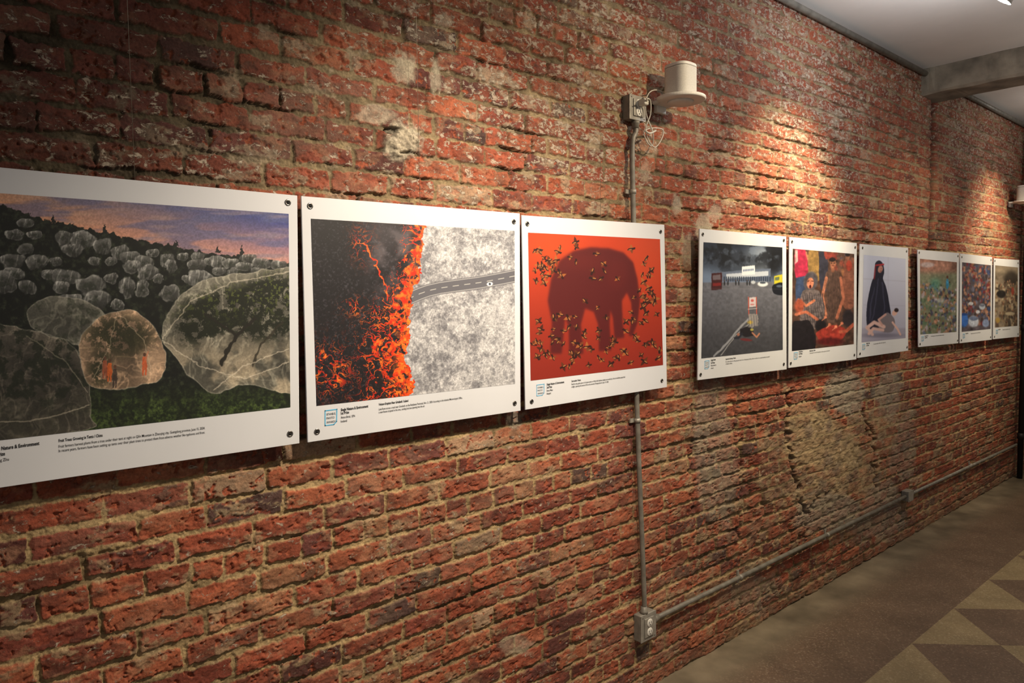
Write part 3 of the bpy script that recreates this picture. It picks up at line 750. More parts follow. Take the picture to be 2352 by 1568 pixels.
def paint_crowd(c):
    c.I = A(96, 68, 58) * (.35 + .95 * c.n(10, 5, 3, .65))[..., None]
    blobs(c, 31, [(120, 60, 50), (70, 56, 60), (150, 100, 70), (60, 66, 90), (160, 70, 60)], 40, 575, 640, 3, 6)
    c.put(c.poly(smooth_loop([(1826, 574), (1838, 572), (1850, 576), (1855, 605), (1854, 634), (1828, 638)]), 3), A(168, 42, 72)); c.put(c.poly([(1826, 574), (1832, 574), (1833, 600), (1826, 606)]), A(200, 190, 184), .8)
    c.put(c.poly([(1828, 638), (1853, 632), (1846, 700), (1828, 700)], 3), A(54, 70, 104)); c.put(c.line([(1852, 580), (1860, 610), (1856, 640)], 2.4), A(160, 106, 82))
    c.put(c.poly(smooth_loop([(1858, 576), (1878, 576), (1884, 640), (1860, 640)]), 3), A(136, 108, 64)); c.put(c.poly(smooth_loop([(1882, 580), (1898, 580), (1902, 660), (1884, 660)]), 3), A(48, 48, 62)); c.put(c.poly([(1892, 578), (1920, 582), (1924, 596), (1896, 596)], 4), A(130, 56, 48))
    c.put(c.poly(smooth_loop([(1940, 600), (1952, 596), (1963, 600), (1963, 700), (1936, 700)]), 4), A(124, 78, 64)); c.put(c.ell(1950, 610, 7, 12), A(150, 58, 46)); c.put(c.ell(1947, 590, 5, 7), A(140, 94, 74)); c.put(c.ell(1947, 585, 5.5, 4), A(36, 28, 28))
    c.put(c.poly(smooth_loop([(1896, 632), (1908, 620), (1920, 621), (1930, 634), (1934, 690), (1930, 730), (1902, 742), (1900, 690)]), 3), A(84, 64, 58)); c.put(c.line([(1912, 612), (1913, 622)], 4), A(130, 84, 66)); c.put(c.ell(1913, 604, 7, 10), A(150, 100, 78)); c.put(c.ell(1912, 596, 7.5, 5), A(34, 26, 26)); c.put(c.line([(1909, 604), (1911, 604)], .8), A(30, 20, 20)); c.put(c.line([(1915, 604), (1918, 604)], .8), A(30, 20, 20)); c.put(c.line([(1911, 610), (1916, 610)], .9), A(90, 40, 36))
    for k in range(6): c.put(c.line([(1902 + 5 * k, 630), (1904 + 5 * k, 735)], 1.2, wob=8, seed=k), A(56, 42, 40), .5)
    c.put(c.line([(1898, 638), (1889, 680), (1897, 722)], 3.6), A(168, 108, 86)); c.put(c.line([(1931, 638), (1937, 684), (1922, 730)], 3.6), A(158, 96, 76))
    c.put(c.ell(1862, 646, 16, 23, 10, .15), A(84, 80, 88)); c.put(c.ell(1862, 644, 14, 19, 10, .15), A(64, 60, 68), .6); c.put(c.ell(1861, 650, 8, 12.5, 8, .15), A(184, 118, 94)); c.put(c.ell(1861, 658, 2.6, 4), A(60, 16, 20)); c.put(c.line([(1855, 646), (1858, 645)], .9), A(40, 20, 20)); c.put(c.line([(1864, 645), (1868, 646)], .9), A(40, 20, 20)); c.put(c.line([(1861, 647), (1861, 652)], .8), A(150, 86, 68))
    c.put(c.poly(smooth_loop([(1842, 672), (1862, 666), (1880, 668), (1894, 705), (1890, 745), (1862, 756), (1838, 740)]), 4), A(106, 96, 98))
    for k in range(10): c.put(c.line([(1844 + 5 * k, 674), (1852 + 5 * k, 746)], .9, wob=5, seed=k), A(52, 48, 56), .7)
    for k in range(7): c.put(c.line([(1838, 680 + 10 * k), (1890, 676 + 10 * k)], .8, wob=5, seed=k), A(52, 48, 56), .5)
    c.put(c.line([(1834, 688), (1852, 702), (1870, 690)], 3), A(200, 122, 92)); c.put(c.ell(1836, 702, 11, 16, 0, .3), A(160, 78, 58)); c.put(c.line([(1828, 722), (1852, 716), (1878, 734)], 3.4), A(194, 112, 86))
    c.put(c.poly(smooth_loop([(1820, 744), (1842, 736), (1864, 742), (1872, 800), (1820, 806)]), 4), A(28, 24, 30)); c.put(c.ell(1885, 748, 13, 15, 0, .2), A(26, 22, 28)); c.put(c.poly(smooth_loop([(1874, 766), (1898, 750), (1930, 748), (1944, 764), (1930, 780), (1890, 784)]), 4), A(150, 52, 44)); c.put(c.ell(1906, 784, 30, 9, 0, .4), A(84, 24, 26)); c.put(c.ell(1948, 730, 13, 20, 0, .2), A(40, 34, 40)); c.put(c.line([(1960, 745), (1944, 760), (1930, 762)], 4), A(172, 88, 68))
    for x, y in [(1906, 745), (1920, 750), (1934, 742), (1896, 728)]:
        for k in range(4): c.put(c.line([(x, y), (x - 8 + 2 * k, y + 8 - 1.5 * k)], .9), A(206, 128, 102))
        c.put(c.ell(x, y, 3.6, 3, 30), A(200, 120, 94))
    c.shade(.6 + .8 * c.n(6, 5, 9, .65)); c.blur(2)

def paint_pieta(c):
    v = ss(590, 780, c.Y)[..., None]; c.I = A(188, 194, 218) * (1 - v) + A(162, 164, 188) * v
    c.put(c.line([(1984, 640), (2080, 646)], .8), A(150, 150, 172), .5); c.put(c.line([(1984, 700), (2080, 702)], .8), A(150, 150, 172), .5); c.put(c.line([(2040, 590), (2040, 780)], .6), A(160, 160, 180), .5)
    c.put(ss(750, 756, c.Y), A(146, 144, 166), .9); c.put(c.ell(2024, 770, 44, 5, 0, .6), A(96, 94, 114), .6)
    c.put(c.poly(smooth_loop([(2010, 606), (2019, 598), (2028, 606), (2031, 624), (2028, 640), (2036, 662), (2043, 700), (2046, 728), (2034, 746), (2010, 756), (1994, 752), (1990, 730), (1993, 690), (2002, 648), (2010, 632)]), 1), A(32, 34, 52))
    for p in [[(2018, 640), (2012, 690), (2002, 740)], [(2026, 650), (2032, 700), (2026, 735)], [(2008, 660), (2000, 700), (1998, 735)]]: c.put(c.line(p, 1.6, wob=5), A(58, 60, 84), .8)
    c.put(c.ell(2022, 618, 5.5, 8.5, 15), A(176, 126, 116)); c.put(c.line([(2012, 609), (2029, 607)], 2.0), A(170, 44, 52)); c.put(c.line([(2011, 612), (2008, 640)], 2.0), A(120, 30, 40), .8)
    c.put(c.ell(2024, 617, 1, .8), A(60, 36, 36)); c.put(c.line([(2021, 623), (2025, 622)], .8), A(110, 60, 60))
    c.put(c.poly(smooth_loop([(2018, 736), (2036, 718), (2050, 726), (2056, 744), (2048, 762), (2022, 760)]), 2), A(112, 106, 116))
    c.put(c.line([(2030, 750), (2008, 740), (1992, 752)], 4.5), A(204, 170, 166)); c.put(c.line([(1992, 752), (2004, 768)], 3.6), A(192, 160, 156)); c.put(c.line([(2028, 758), (2006, 754), (1996, 766)], 3.6), A(196, 162, 158))
    c.put(c.line([(2034, 722), (2018, 734), (2026, 746)], 2.6), A(188, 148, 142)); c.put(c.line([(2050, 740), (2062, 756), (2068, 768)], 2.4), A(204, 166, 160))
    c.put(c.ell(2055, 718, 5.5, 7.5, 30), A(202, 162, 152)); c.put(c.ell(2059, 712, 5, 4.6), A(44, 34, 38))
    c.blur(2)

def blobs(c, seed, cols, n, y0, y1, r0_, r1_):
    rng = random.Random(seed); x0, x1 = c.X.min(), c.X.max()
    for k in range(n):
        y = y0 + (y1 - y0) * k / n; r = rng.uniform(r0_, r1_); x = rng.uniform(x0, x1)
        c.put(c.ell(x, y + r, r, r * rng.uniform(1.0, 1.9), rng.uniform(-20, 20), .35), A(*rng.choice(cols)), .85)
        if rng.random() < .6: c.put(c.ell(x, y - r * .8, r * .5, r * .6, 0, .3), A(*rng.choice([(60, 44, 40), (120, 84, 66), (150, 110, 88)])), .85)

def paint_market(c):
    c.I = A(150, 112, 100) * (.6 + .7 * c.n(16, 4, 3))[..., None]
    c.put(ss(618, 634, c.Y), A(104, 126, 104), .7); c.put(c.ell(2130, 608, 16, 6), A(180, 180, 192), .6)
    blobs(c, 4, [(96, 110, 140), (170, 160, 172), (140, 108, 86), (64, 64, 86), (86, 110, 90), (176, 132, 112)], 220, 650, 764, 1.6, 3.6)
    c.put(c.ell(2148, 652, 12, 12, 0, .8), A(70, 140, 124), .6); c.put(c.ell(2176, 652, 3.4, 12), A(60, 140, 190), .9); c.put(c.ell(2176, 636, 2.4, 3.4), A(90, 60, 50)); c.put(c.ell(2160, 690, 12, 5, 0, .8), A(180, 186, 200), .6)
    c.shade(.75 + .5 * c.n(4, 4, 9, .6)); c.blur(2)

def paint_buckets(c):
    c.I = A(84, 78, 88) * (.5 + .9 * c.n(12, 4, 5))[..., None]
    blobs(c, 8, [(56, 50, 54), (140, 94, 78), (166, 124, 104), (98, 100, 122), (50, 66, 106), (110, 44, 50)], 240, 600, 740, 1.6, 3.8)
    c.put(c.ell(2214, 735, 10, 16), A(56, 104, 186)); c.put(c.ell(2214, 722, 9, 3), A(34, 66, 130)); c.put(c.ell(2236, 738, 12, 13), A(176, 186, 206)); c.put(c.ell(2236, 731, 10, 5), A(96, 110, 142)); c.put(c.ell(2256, 704, 7, 7), A(166, 176, 196)); c.put(c.ell(2256, 701, 5.5, 3), A(96, 104, 124)); c.put(c.ell(2264, 742, 8, 9), A(126, 142, 180)); c.put(c.ell(2230, 697, 6, 4), A(180, 184, 196)); c.put(c.ell(2246, 716, 5, 4), A(180, 184, 200))
    c.shade(.75 + .5 * c.n(4, 4, 9, .6)); c.blur(2)

def paint_rubble(c):
    c.I = A(124, 112, 98) * (.4 + 1.05 * c.n(9, 6, 5, .65))[..., None]
    c.put(ss(640, 620, c.Y), A(160, 146, 126), .5); c.put(c.ell(2322, 640, 16, 18, 0, .4), A(40, 36, 34), .8)
    blobs(c, 12, [(60, 54, 50), (132, 116, 94), (170, 156, 132), (80, 66, 58), (98, 84, 68)], 150, 645, 746, 1.5, 3.8)
    c.put(c.ell(2300, 675, 10, 9), A(30, 28, 30), .9); c.put(c.ell(2326, 668, 3.4, 9), A(130, 54, 44), .9); c.put(c.ell(2292, 735, 5, 6), A(166, 136, 64), .8); c.put(c.ell(2320, 720, 11, 4), A(180, 168, 144), .8)
    c.blur(2)

# ------------------------------------------------------------------ TEXT
def text_mesh(s, bold=False):
    cu = bpy.data.curves.new("t", 'FONT'); cu.body = s; cu.size = 1.0; cu.resolution_u = 2
    cu.offset = 0.022 if bold else 0.004
    o = bpy.data.objects.new("t", cu); COL.objects.link(o)
    bpy.context.view_layer.update()
    dg = bpy.context.evaluated_depsgraph_get()
    me = bpy.data.meshes.new_from_object(o.evaluated_get(dg))
    V = np.array([v.co[:2] for v in me.vertices]) if len(me.vertices) else np.zeros((0, 2))
    Fs = [tuple(p.vertices) for p in me.polygons]
    bpy.data.objects.remove(o); bpy.data.curves.remove(cu); bpy.data.meshes.remove(me)
    return V, Fs

class TextSheet:
    def __init__(s, p): s.V = []; s.F = []; s.p = p
    def add(s, string, a, b, cap, bold=False):
        V, Fs = text_mesh(string, bold)
        if not len(V): return
        Aw = at_wall(*a, s.p); Bw = at_wall(*b, s.p)
        capm = (at_wall(a[0], a[1], s.p) - at_wall(a[0], a[1] - cap, s.p)).length
        wdt = V[:, 0].max() - V[:, 0].min(); x0 = V[:, 0].min()
        dirv = (Bw - Aw); base = len(s.V)
        for x, y in V:
            q = Aw + dirv * ((x - x0) / wdt); s.V.append((q.x, q.y, q.z + y * capm / .70))
        s.F += [tuple(base + i for i in f) for f in Fs]
    def strip(s, a, b, wpx):
        Aw = at_wall(*a, s.p); Bw = at_wall(*b, s.p); k = (at_wall(a[0], a[1], s.p) - at_wall(a[0], a[1] - wpx, s.p)).length / 2
        d = (Bw - Aw).normalized(); n_ = Vector((-d.z, 0, d.x)) * k; base = len(s.V)
        s.V += [tuple(Aw - n_ - d * k), tuple(Bw - n_ + d * k), tuple(Bw + n_ + d * k), tuple(Aw + n_ - d * k)]; s.F.append((base, base + 1, base + 2, base + 3))
    def build(s, name, material):
        return recentre(mesh_obj(name, s.V, s.F, material))

PB = 0.050   # board front distance from the wall plane
def board(corners, pic, res, painter, label, grommets, credit, texts, logo, wires=(), gr=.0085):
    P = [at_wall(x, y, PB) for x, y in corners]           # TL TR BR BL
    base = (P[2] + P[3]) / 2
    e = empty("exhibition_board", base + Vector((0, .003, 0)), label, "photo print", "photo boards hung on the brick wall")
    fr = [p for p in P]; bk = [p + Vector((0, .006, 0)) for p in P]
    o = mesh_obj("mounting_panel", fr + bk, [(0, 3, 2, 1), (4, 5, 6, 7), (0, 1, 5, 4), (1, 2, 6, 5), (2, 3, 7, 6), (3, 0, 4, 7)], M_board)
    bevel(o, .0008, 1); recentre(o); child(o, e, "white laminated backing panel")
    Hm = homog(pic); nu, nv = res
    U, Vv = np.meshgrid(np.linspace(0, 1, nu), np.linspace(0, 1, nv))
    w = Hm[2, 0] * U + Hm[2, 1] * Vv + 1
    qx = (Hm[0, 0] * U + Hm[0, 1] * Vv + Hm[0, 2]) / w; qy = (Hm[1, 0] * U + Hm[1, 1] * Vv + Hm[1, 2]) / w
    c = Canvas(qx, qy, (128, 128, 128)); painter(c)
    d = fwd[None, None, :] * F + rgt[None, None, :] * (qx - CX)[..., None] + upv[None, None, :] * (CY - qy)[..., None]
    t = (-(PB + .0006) - CAM[1]) / d[..., 1]
    G = CAM + d * t[..., None]
    g = grid_mesh("photograph", G[::-1], M_print, False)
    colour_attr(g, "paint", lin(c.I[::-1]))
    recentre(g); child(g, e, "printed colour photograph")
    for (x, y) in grommets:
        q = at_wall(x, y, PB)
        k = lathe("grommet", [(gr, 0), (gr, .0012), (gr * .85, .0022), (gr * .6, .0022), (gr * .5, .0010), (gr * .48, .0)], q, (0, -1, 0), M_steel, 20)
        recentre(k); child(k, e, "small steel eyelet")
        k2 = lathe("eyelet_hole", [(gr * .5, 0), (gr * .5, .0014)], q, (0, -1, 0), M_dark, 16); recentre(k2)
        k2.parent = k; k2.location = k2.location - k.location
    s = TextSheet(PB + .0008)
    for t_ in credit: s.add(*t_)
    child(s.build("credit_text", M_ink), e, "black printed title, prize and name")
    s = TextSheet(PB + .0008)
    for t_ in texts: s.add(*t_)
    child(s.build("caption_text", M_ink), e, "small black printed caption")
    x, y, w_, h_, sl = logo
    s = TextSheet(PB + .0008)
    th_ = max(1.1, w_ * .08)
    a0 = (x, y); a1 = (x + w_, y - sl * w_); b1 = (x + w_ * .98, y + h_ * .82 - sl * w_); b0 = (x, y + h_); m1 = (x + w_ * .75, y + h_ - sl * w_ * .75)
    s.strip(a0, a1, th_); s.strip(b0, m1, th_); s.strip(m1, b1, th_)
    s.strip(a0, b0, th_); s.strip(a1, b1, th_)
    child(s.build("logo_frame", M_blue), e, "pale blue square logo outline")
    s = TextSheet(PB + .0009)
    for k, wd in enumerate(["ISTANBUL", "PHOTO", "AWARDS"]):
        yy = y + h_ * (.33 + .27 * k)
        s.add(wd, (x + w_ * .12, yy - sl * w_ * .12), (x + w_ * (.90 if k != 1 else .80), yy - sl * w_ * .85), h_ * .15)
    child(s.build("logo_text", M_inkgrey), e, "grey logo lettering")
    for (x, y) in wires:
        q = at_wall(x, y, PB - .008)
        wv = tube("hanging_wire", [(q.x, -(PB - .009), q.z - .05), (q.x, -(PB - .009), CZ - .002)], .0006, M_wire, seg=6, spline=False)
        recentre(wv); child(wv, e, "thin steel hanging wire")
    return e

board([(-181, 367), (683, 449), (688, 1018), (-181, 1147)], [(-133, 434), (663, 491), (667, 935), (-133, 1026)], (900, 590), paint_tents,
      "large white board with photograph of netted fruit trees at dusk", [(661, 465), (666, 996), (-150, 385), (-150, 1120)],
      [("Single Nature & Environment", (-22, 1037), (91, 1021), 8.5, True), ("3rd Prize", (-22, 1050), (12, 1045), 8.5, True), ("Tingting Zhu", (-24, 1063), (21, 1057), 7),
       ("China", (-24, 1076), (-4, 1073), 7)],
      [("Fruit Trees Growing in Tents / China", (135, 1015), (236, 1002), 6.8, True),
       ("Fruit farmers harvest plums from a tree under their tent at night on Qilin Mountain in Zhaoqing city, Guangdong province, June 15, 2024.", (135, 1028), (471, 985), 6.4),
       ("In recent years, farmers have been setting up tents over their plum trees to protect them from adverse weather like typhoons and frost.", (135, 1038), (471, 995), 6.4)],
      (-90, 1040, 44, 52, .13), wires=[(310, 410)])
board([(692, 450), (1194, 490), (1196, 943), (707, 1016)], [(714, 502), (1182, 530), (1183, 881), (727, 932)], (660, 500), paint_lava,
      "white board with aerial photograph of lava reaching a road", [(712, 473), (1180, 509), (728, 991), (1182, 926)],
      [("Single Nature & Environment", (783, 944), (846, 935), 6.4, True), ("1st Prize", (783, 952), (802, 949), 6.4, True), ("Anton Brink / EPA", (783, 961), (816, 957), 5.4), ("Iceland", (783, 970), (797, 968), 5.4)],
      [("Volcano Eruption Near Grindavik / Iceland", (870, 931), (938, 922), 5.4, True),
       ("Lava flows across a road near Grindavik on the Reykjanes Peninsula, Nov. 21, 2024. According to the Icelandic Meteorological Office,", (870, 942), (1062, 915), 5),
       ("a new fissure erupted in the area, sending hot lava spewing into the air.", (870, 949), (976, 934), 5)],
      (747, 943, 27, 34, .13), wires=[(965, 475)])
board([(1198, 494), (1526, 516), (1532, 889), (1207, 941)], [(1213, 534), (1516, 549), (1523, 838), (1219, 874)], (560, 440), paint_elephant,
      "white board with red photograph of an elephant silhouette and birds", [(1211, 514), (1517, 532), (1221, 922), (1520, 874)],
      [("Single Nature & Environment", (1256, 885), (1296, 879), 5, True), ("2nd Prize", (1256, 892), (1268, 890), 5, True), ("Bence Mate", (1256, 899), (1270, 897), 4.4), ("Hungary", (1256, 906), (1266, 904), 4.4)],
      [("Surrounded / Kenya", (1313, 877), (1334, 874), 4.2, True),
       ("Backlit in the golden glow of a Kenyan sunset, an African bull elephant remains surrounded by a flock of red-billed quelea birds", (1313, 884), (1436, 867), 4),
       ("in flight, capturing the essence of life on the savannah. Photographed on Sept. 10, 2024.", (1313, 890), (1398, 878), 4)],
      (1233, 884, 17, 25, .14), wires=[(1380, 505)])
board([(1607, 525), (1806, 543), (1807, 848), (1603, 873)], [(1616, 556), (1797, 568), (1798, 803), (1611, 823)], (400, 340), paint_plaza,
      "white board with photograph of a smoky plaza and fallen person", [(1614, 538), (1800, 552), (1609, 860), (1800, 836)],
      [("Single News", (1633, 829), (1644, 827), 4, True), ("1st Prize", (1633, 835), (1642, 834), 4, True), ("Reuters", (1633, 841), (1645, 839), 3.4), ("Ukraine", (1633, 847), (1639, 846), 3.4)],
      [("Supermarket Bombing / Ukraine", (1667, 826), (1690, 823), 3.4, True), ("A victim lies on the ground next to a shopping trolley after a strike on a supermarket car park", (1667, 832), (1768, 820), 3.2), ("in Kharkiv, Ukraine.", (1667, 837), (1682, 835), 3.2)],
      (1619, 829, 10, 18, .13))
board([(1813, 544), (1968, 558), (1967, 825), (1811, 845)], [(1821, 571), (1962, 583), (1961, 790), (1819, 806)], (320, 300), paint_crowd,
      "white board with photograph of a grieving crowd", [(1819, 555), (1964, 568), (1816, 834), (1962, 815)],
      [("Story News", (1835, 809), (1844, 808), 3.6, True), ("1st Prize", (1835, 814), (1843, 813), 3.6, True), ("Gaza", (1835, 820), (1841, 819), 3.2)],
      [("Mourning / Gaza", (1860, 807), (1873, 805), 3, True), ("People gather around the injured as relatives grieve in the street", (1860, 812), (1906, 806), 2.8)],
      (1824, 810, 8, 15, .12))
board([(1976, 560), (2086, 569), (2086, 805), (1970, 822)], [(1984, 585), (2080, 594), (2080, 776), (1979, 786)], (240, 260), paint_pieta,
      "white board with pale photograph of a robed woman holding a child", [(1981, 569), (2082, 577), (1975, 812), (2083, 797)],
      [("Single Portrait", (1990, 790), (1998, 789), 3.4, True), ("1st Prize", (1990, 795), (1996, 794), 3.4, True)], [("A woman cradles a child in front of a plain wall", (2006, 791), (2034, 787), 2.6)],
      (1981, 791, 6, 12, .12))
board([(2108, 573), (2203, 581), (2201, 788), (2110, 797)], [(2113, 594), (2198, 602), (2197, 762), (2114, 768)], (200, 210), paint_market,
      "white board with photograph of a busy crowd by greenery", [(2111, 580), (2200, 588), (2113, 790), (2199, 782)],
      [("Story Daily Life", (2124, 773), (2132, 772), 3, True), ("2nd Prize", (2124, 777), (2130, 776), 3, True)], [("Crowds gather at the riverside market at dusk", (2138, 773), (2168, 770), 2.4)], (2117, 773, 5, 10, .1))
board([(2206, 582), (2279, 590), (2278, 780), (2205, 788)], [(2210, 602), (2276, 609), (2275, 755), (2209, 762)], (180, 200), paint_buckets,
      "white board with photograph of people holding pots and buckets", [(2209, 590), (2276, 597), (2208, 781), (2275, 774)],
      [("Story News", (2218, 767), (2224, 766), 2.8, True)], [("People queue for food with pots", (2230, 767), (2252, 764), 2.3)], (2212, 767, 4, 9, .1))
board([(2283, 593), (2341, 597), (2341, 773), (2281, 779)], [(2286, 609), (2338, 614), (2337, 748), (2285, 752)], (150, 180), paint_rubble,
      "white board with brown photograph of a rubble-strewn street", [(2285, 599), (2338, 604), (2284, 773), (2338, 767)],
      [("Story News", (2293, 758), (2298, 757), 2.6, True)], [("Rubble lines a street after a strike", (2303, 758), (2320, 756), 2.2)], (2288, 758, 4, 8, .1))

# ------------------------------------------------------------------ ELECTRICAL
def outlet_box(name, tl, tr, br, bl, p, label, closed=False):
    P = [at_wall(x, y, p) for x, y in (tl, tr, br, bl)]
    x0 = min(P[0].x, P[3].x); x1 = max(P[1].x, P[2].x); z1 = (P[0].z + P[1].z) / 2; z0 = (P[2].z + P[3].z) / 2
    e = empty(name, ((x0 + x1) / 2, -.005, z0), label, "electrical box")
    o = box("box_body", (x0, -p + .004, z0), (x1, -.004, z1), M_box, .004); recentre(o); child(o, e)
    c = box("cover_plate", (x0 - .001, -p, z0 - .001), (x1 + .001, -p + .004, z1 + .001), M_plate, .0015); recentre(c); child(c, e, "steel cover plate")
    cx = (x0 + x1) / 2; w = x1 - x0; h = z1 - z0; cz = (z0 + z1) / 2
    r = box("raised_face", (cx - w * .30, -p - .005, cz - h * .36), (cx + w * .30, -p, cz + h * .36), M_plate, .003); recentre(r); child(r, e, "raised centre of the cover")
    for s in (-1, 1):
        zc = cz + s * h * .17
        q = lathe("socket_face", [(.0165, 0), (.0165, .0015), (.015, .0025), (.001, .0025)], (cx, -p - .005, zc), (0, -1, 0), M_white, 28)
        recentre(q); child(q, e, "white socket face")
        for nm, lo, hi in (("a", (cx - .0075, zc - .002), (cx - .0055, zc + .007)), ("b", (cx + .0055, zc - .002), (cx + .0075, zc + .006)), ("c", (cx - .0022, zc - .010), (cx + .0022, zc - .006))):
            k2 = box("socket_slot", (lo[0], -p - .0082, lo[1]), (hi[0], -p - .0070, hi[1]), M_dark); recentre(k2); k2.parent = q; k2.location = k2.location - q.location
    for sx_, sz_ in ((-1, 1), (1, -1)):
        q = lathe("screw", [(.003, 0), (.003, .001), (.0015, .002)], (cx + sx_ * w * .40, -p, cz + sz_ * h * .42), (0, -1, 0), M_steel, 12); recentre(q); child(q, e)
    nk = lathe("conduit_connector", [(.016, 0), (.016, .012), (.0135, .014), (.0135, .028)], (cx, -.030, z0), (0, 0, -1), M_galv, 20) if not closed else \
         lathe("conduit_connector", [(.016, 0), (.016, .012), (.0135, .014), (.0135, .028)], (cx - .012, -.030, z1), (0, 0, 1), M_galv, 20)
    recentre(nk); child(nk, e, "threaded conduit connector")
    return e, x0, x1, z0, z1

eb, ux0, ux1, uz0, uz1 = outlet_box("outlet_box", (1447, 218), (1483, 222), (1483, 277), (1447, 275), .042, "grey painted steel outlet box with white cord plugged in")
lb_, lx0, lx1, lz0, lz1 = outlet_box("outlet_box", (1473, 1413), (1507, 1404), (1507, 1464), (1473, 1474), .045, "grey painted steel outlet box low on the wall by pipes", closed=True)
ucx = (ux0 + ux1) / 2; lcx = (lx0 + lx1) / 2 - .012
a1 = at_wall(1452, 340, .03); a2 = at_wall(1455, 510, .03); a3 = at_wall(1463, 930, .03)
vc = empty("conduit_pipe", (lcx, -.03, lz1), "grey vertical conduit pipe running between two outlet boxes", "pipe")
tb = tube("pipe_run", [(ucx, -.03, uz0 - .014), (ucx, -.03, uz0 - .045), (a1.x, -.03, a1.z), (a2.x, -.03, a2.z), (a3.x, -.03, a3.z), (lcx, -.03, lz1 + .10), (lcx, -.03, lz1 + .014)], .0102, M_galv, sub=10)
recentre(tb); child(tb, vc)
def strap(q, par, vertical=True):
    r = .0125
    if vertical:
        o1 = lathe("s", [(r, 0), (r, .016)], (q.x, -.03, q.z - .008), (0, 0, 1), M_plate, 20)
        o2 = box("s", (q.x - .030, -.020, q.z - .008), (q.x + .030, -.014, q.z + .008), M_plate)
    else:
        o1 = lathe("s", [(r, 0), (r, .016)], (q.x - .008, -.03, q.z), (1, 0, 0), M_plate, 20)
        o2 = box("s", (q.x - .008, -.020, q.z - .030), (q.x + .008, -.014, q.z + .030), M_plate)
    o = merge("pipe_strap", [o1, o2]); recentre(o); child(o, par, "metal pipe strap")
strap(at_wall(1464, 965, .03), vc); strap(at_wall(1454, 440, .03), vc)

h0 = at_wall(1508, 1418, .03); h1 = at_wall(2085, 1137, .03); h2_ = at_wall(2340, 1018, .03)
zc0 = (lz0 + lz1) / 2 + .012
hc = empty("conduit_pipe", (lx1, -.03, zc0), "long grey conduit pipe running low from outlet box", "pipe")
tb = tube("pipe_run", [(lx1 + .004, -.03, zc0), (lx1 + .06, -.03, h0.z), (h1.x - .043, -.03, h1.z)], .0102, M_galv, spline=False)
recentre(tb); child(tb, hc)
hc2 = empty("conduit_pipe", (h1.x + .043, -.03, h1.z), "long grey conduit pipe running low from small junction box", "pipe")
tb = tube("pipe_run", [(h1.x + .043, -.03, h1.z), (h2_.x, -.03, h2_.z), (h2_.x + .8, -.03, h2_.z + .002)], .0102, M_galv, spline=False)
recentre(tb); child(tb, hc2)
cp = lathe("conduit_connector", [(.011, 0.002), (.016, .003), (.016, .014), (.0135, .016), (.0135, .03)], (lx1, -.03, zc0), (1, 0, 0), M_galv, 20); recentre(cp); child(cp, hc, "threaded conduit connector")
for px_, py_ in [(1700, 1325), (1900, 1228)]: strap(at_wall(px_, py_, .03), hc, False)
strap(at_wall(2230, 1068, .03), hc2, False)
jb = empty("junction_box", (h1.x, -.004, h1.z - .034), "small square grey junction box on the low pipe", "electrical box")
o = box("box_body", (h1.x - .04, -.048, h1.z - .034), (h1.x + .04, -.004, h1.z + .034), M_box, .005); recentre(o); child(o, jb)
o = box("cover_plate", (h1.x - .042, -.051, h1.z - .036), (h1.x + .042, -.048, h1.z + .036), M_plate, .002); recentre(o); child(o, jb, "steel cover plate")
for sx_ in (-1, 1):
    q = lathe("screw", [(.004, 0), (.004, .001), (.002, .002)], (h1.x + sx_ * .032, -.051, h1.z + sx_ * .026), (0, -1, 0), M_steel, 12); recentre(q); child(q, jb)

rp = at_wall(2351, 700, .05)
rpe = empty("riser_pipe", (rp.x, -.06, 0), "dark vertical pipe rising from floor against brick wall", "pipe")
tb = tube("pipe_run", [(rp.x, -.06, 0.0), (rp.x, -.06, 2.98)], .022, M_black, spline=False); recentre(tb); child(tb, rpe)
for z in (.35, 1.3, 2.4):
    q = lathe("pipe_coupling", [(.022, 0), (.028, .002), (.028, .05), (.022, .052)], (rp.x, -.06, z), (0, 0, 1), M_black, 24); recentre(q); child(q, rpe)

# ------------------------------------------------------------------ SPEAKER + SHELF
def sq_ring(cx, cy, z, r, n=3.2, seg=48):
    out = []
    for k in range(seg):
        a = 2 * math.pi * k / seg; c, s = math.cos(a), math.sin(a)
        out.append((cx + r * abs(c) ** (2 / n) * (1 if c >= 0 else -1), cy + r * abs(s) ** (2 / n) * (1 if s >= 0 else -1), z))
    return out

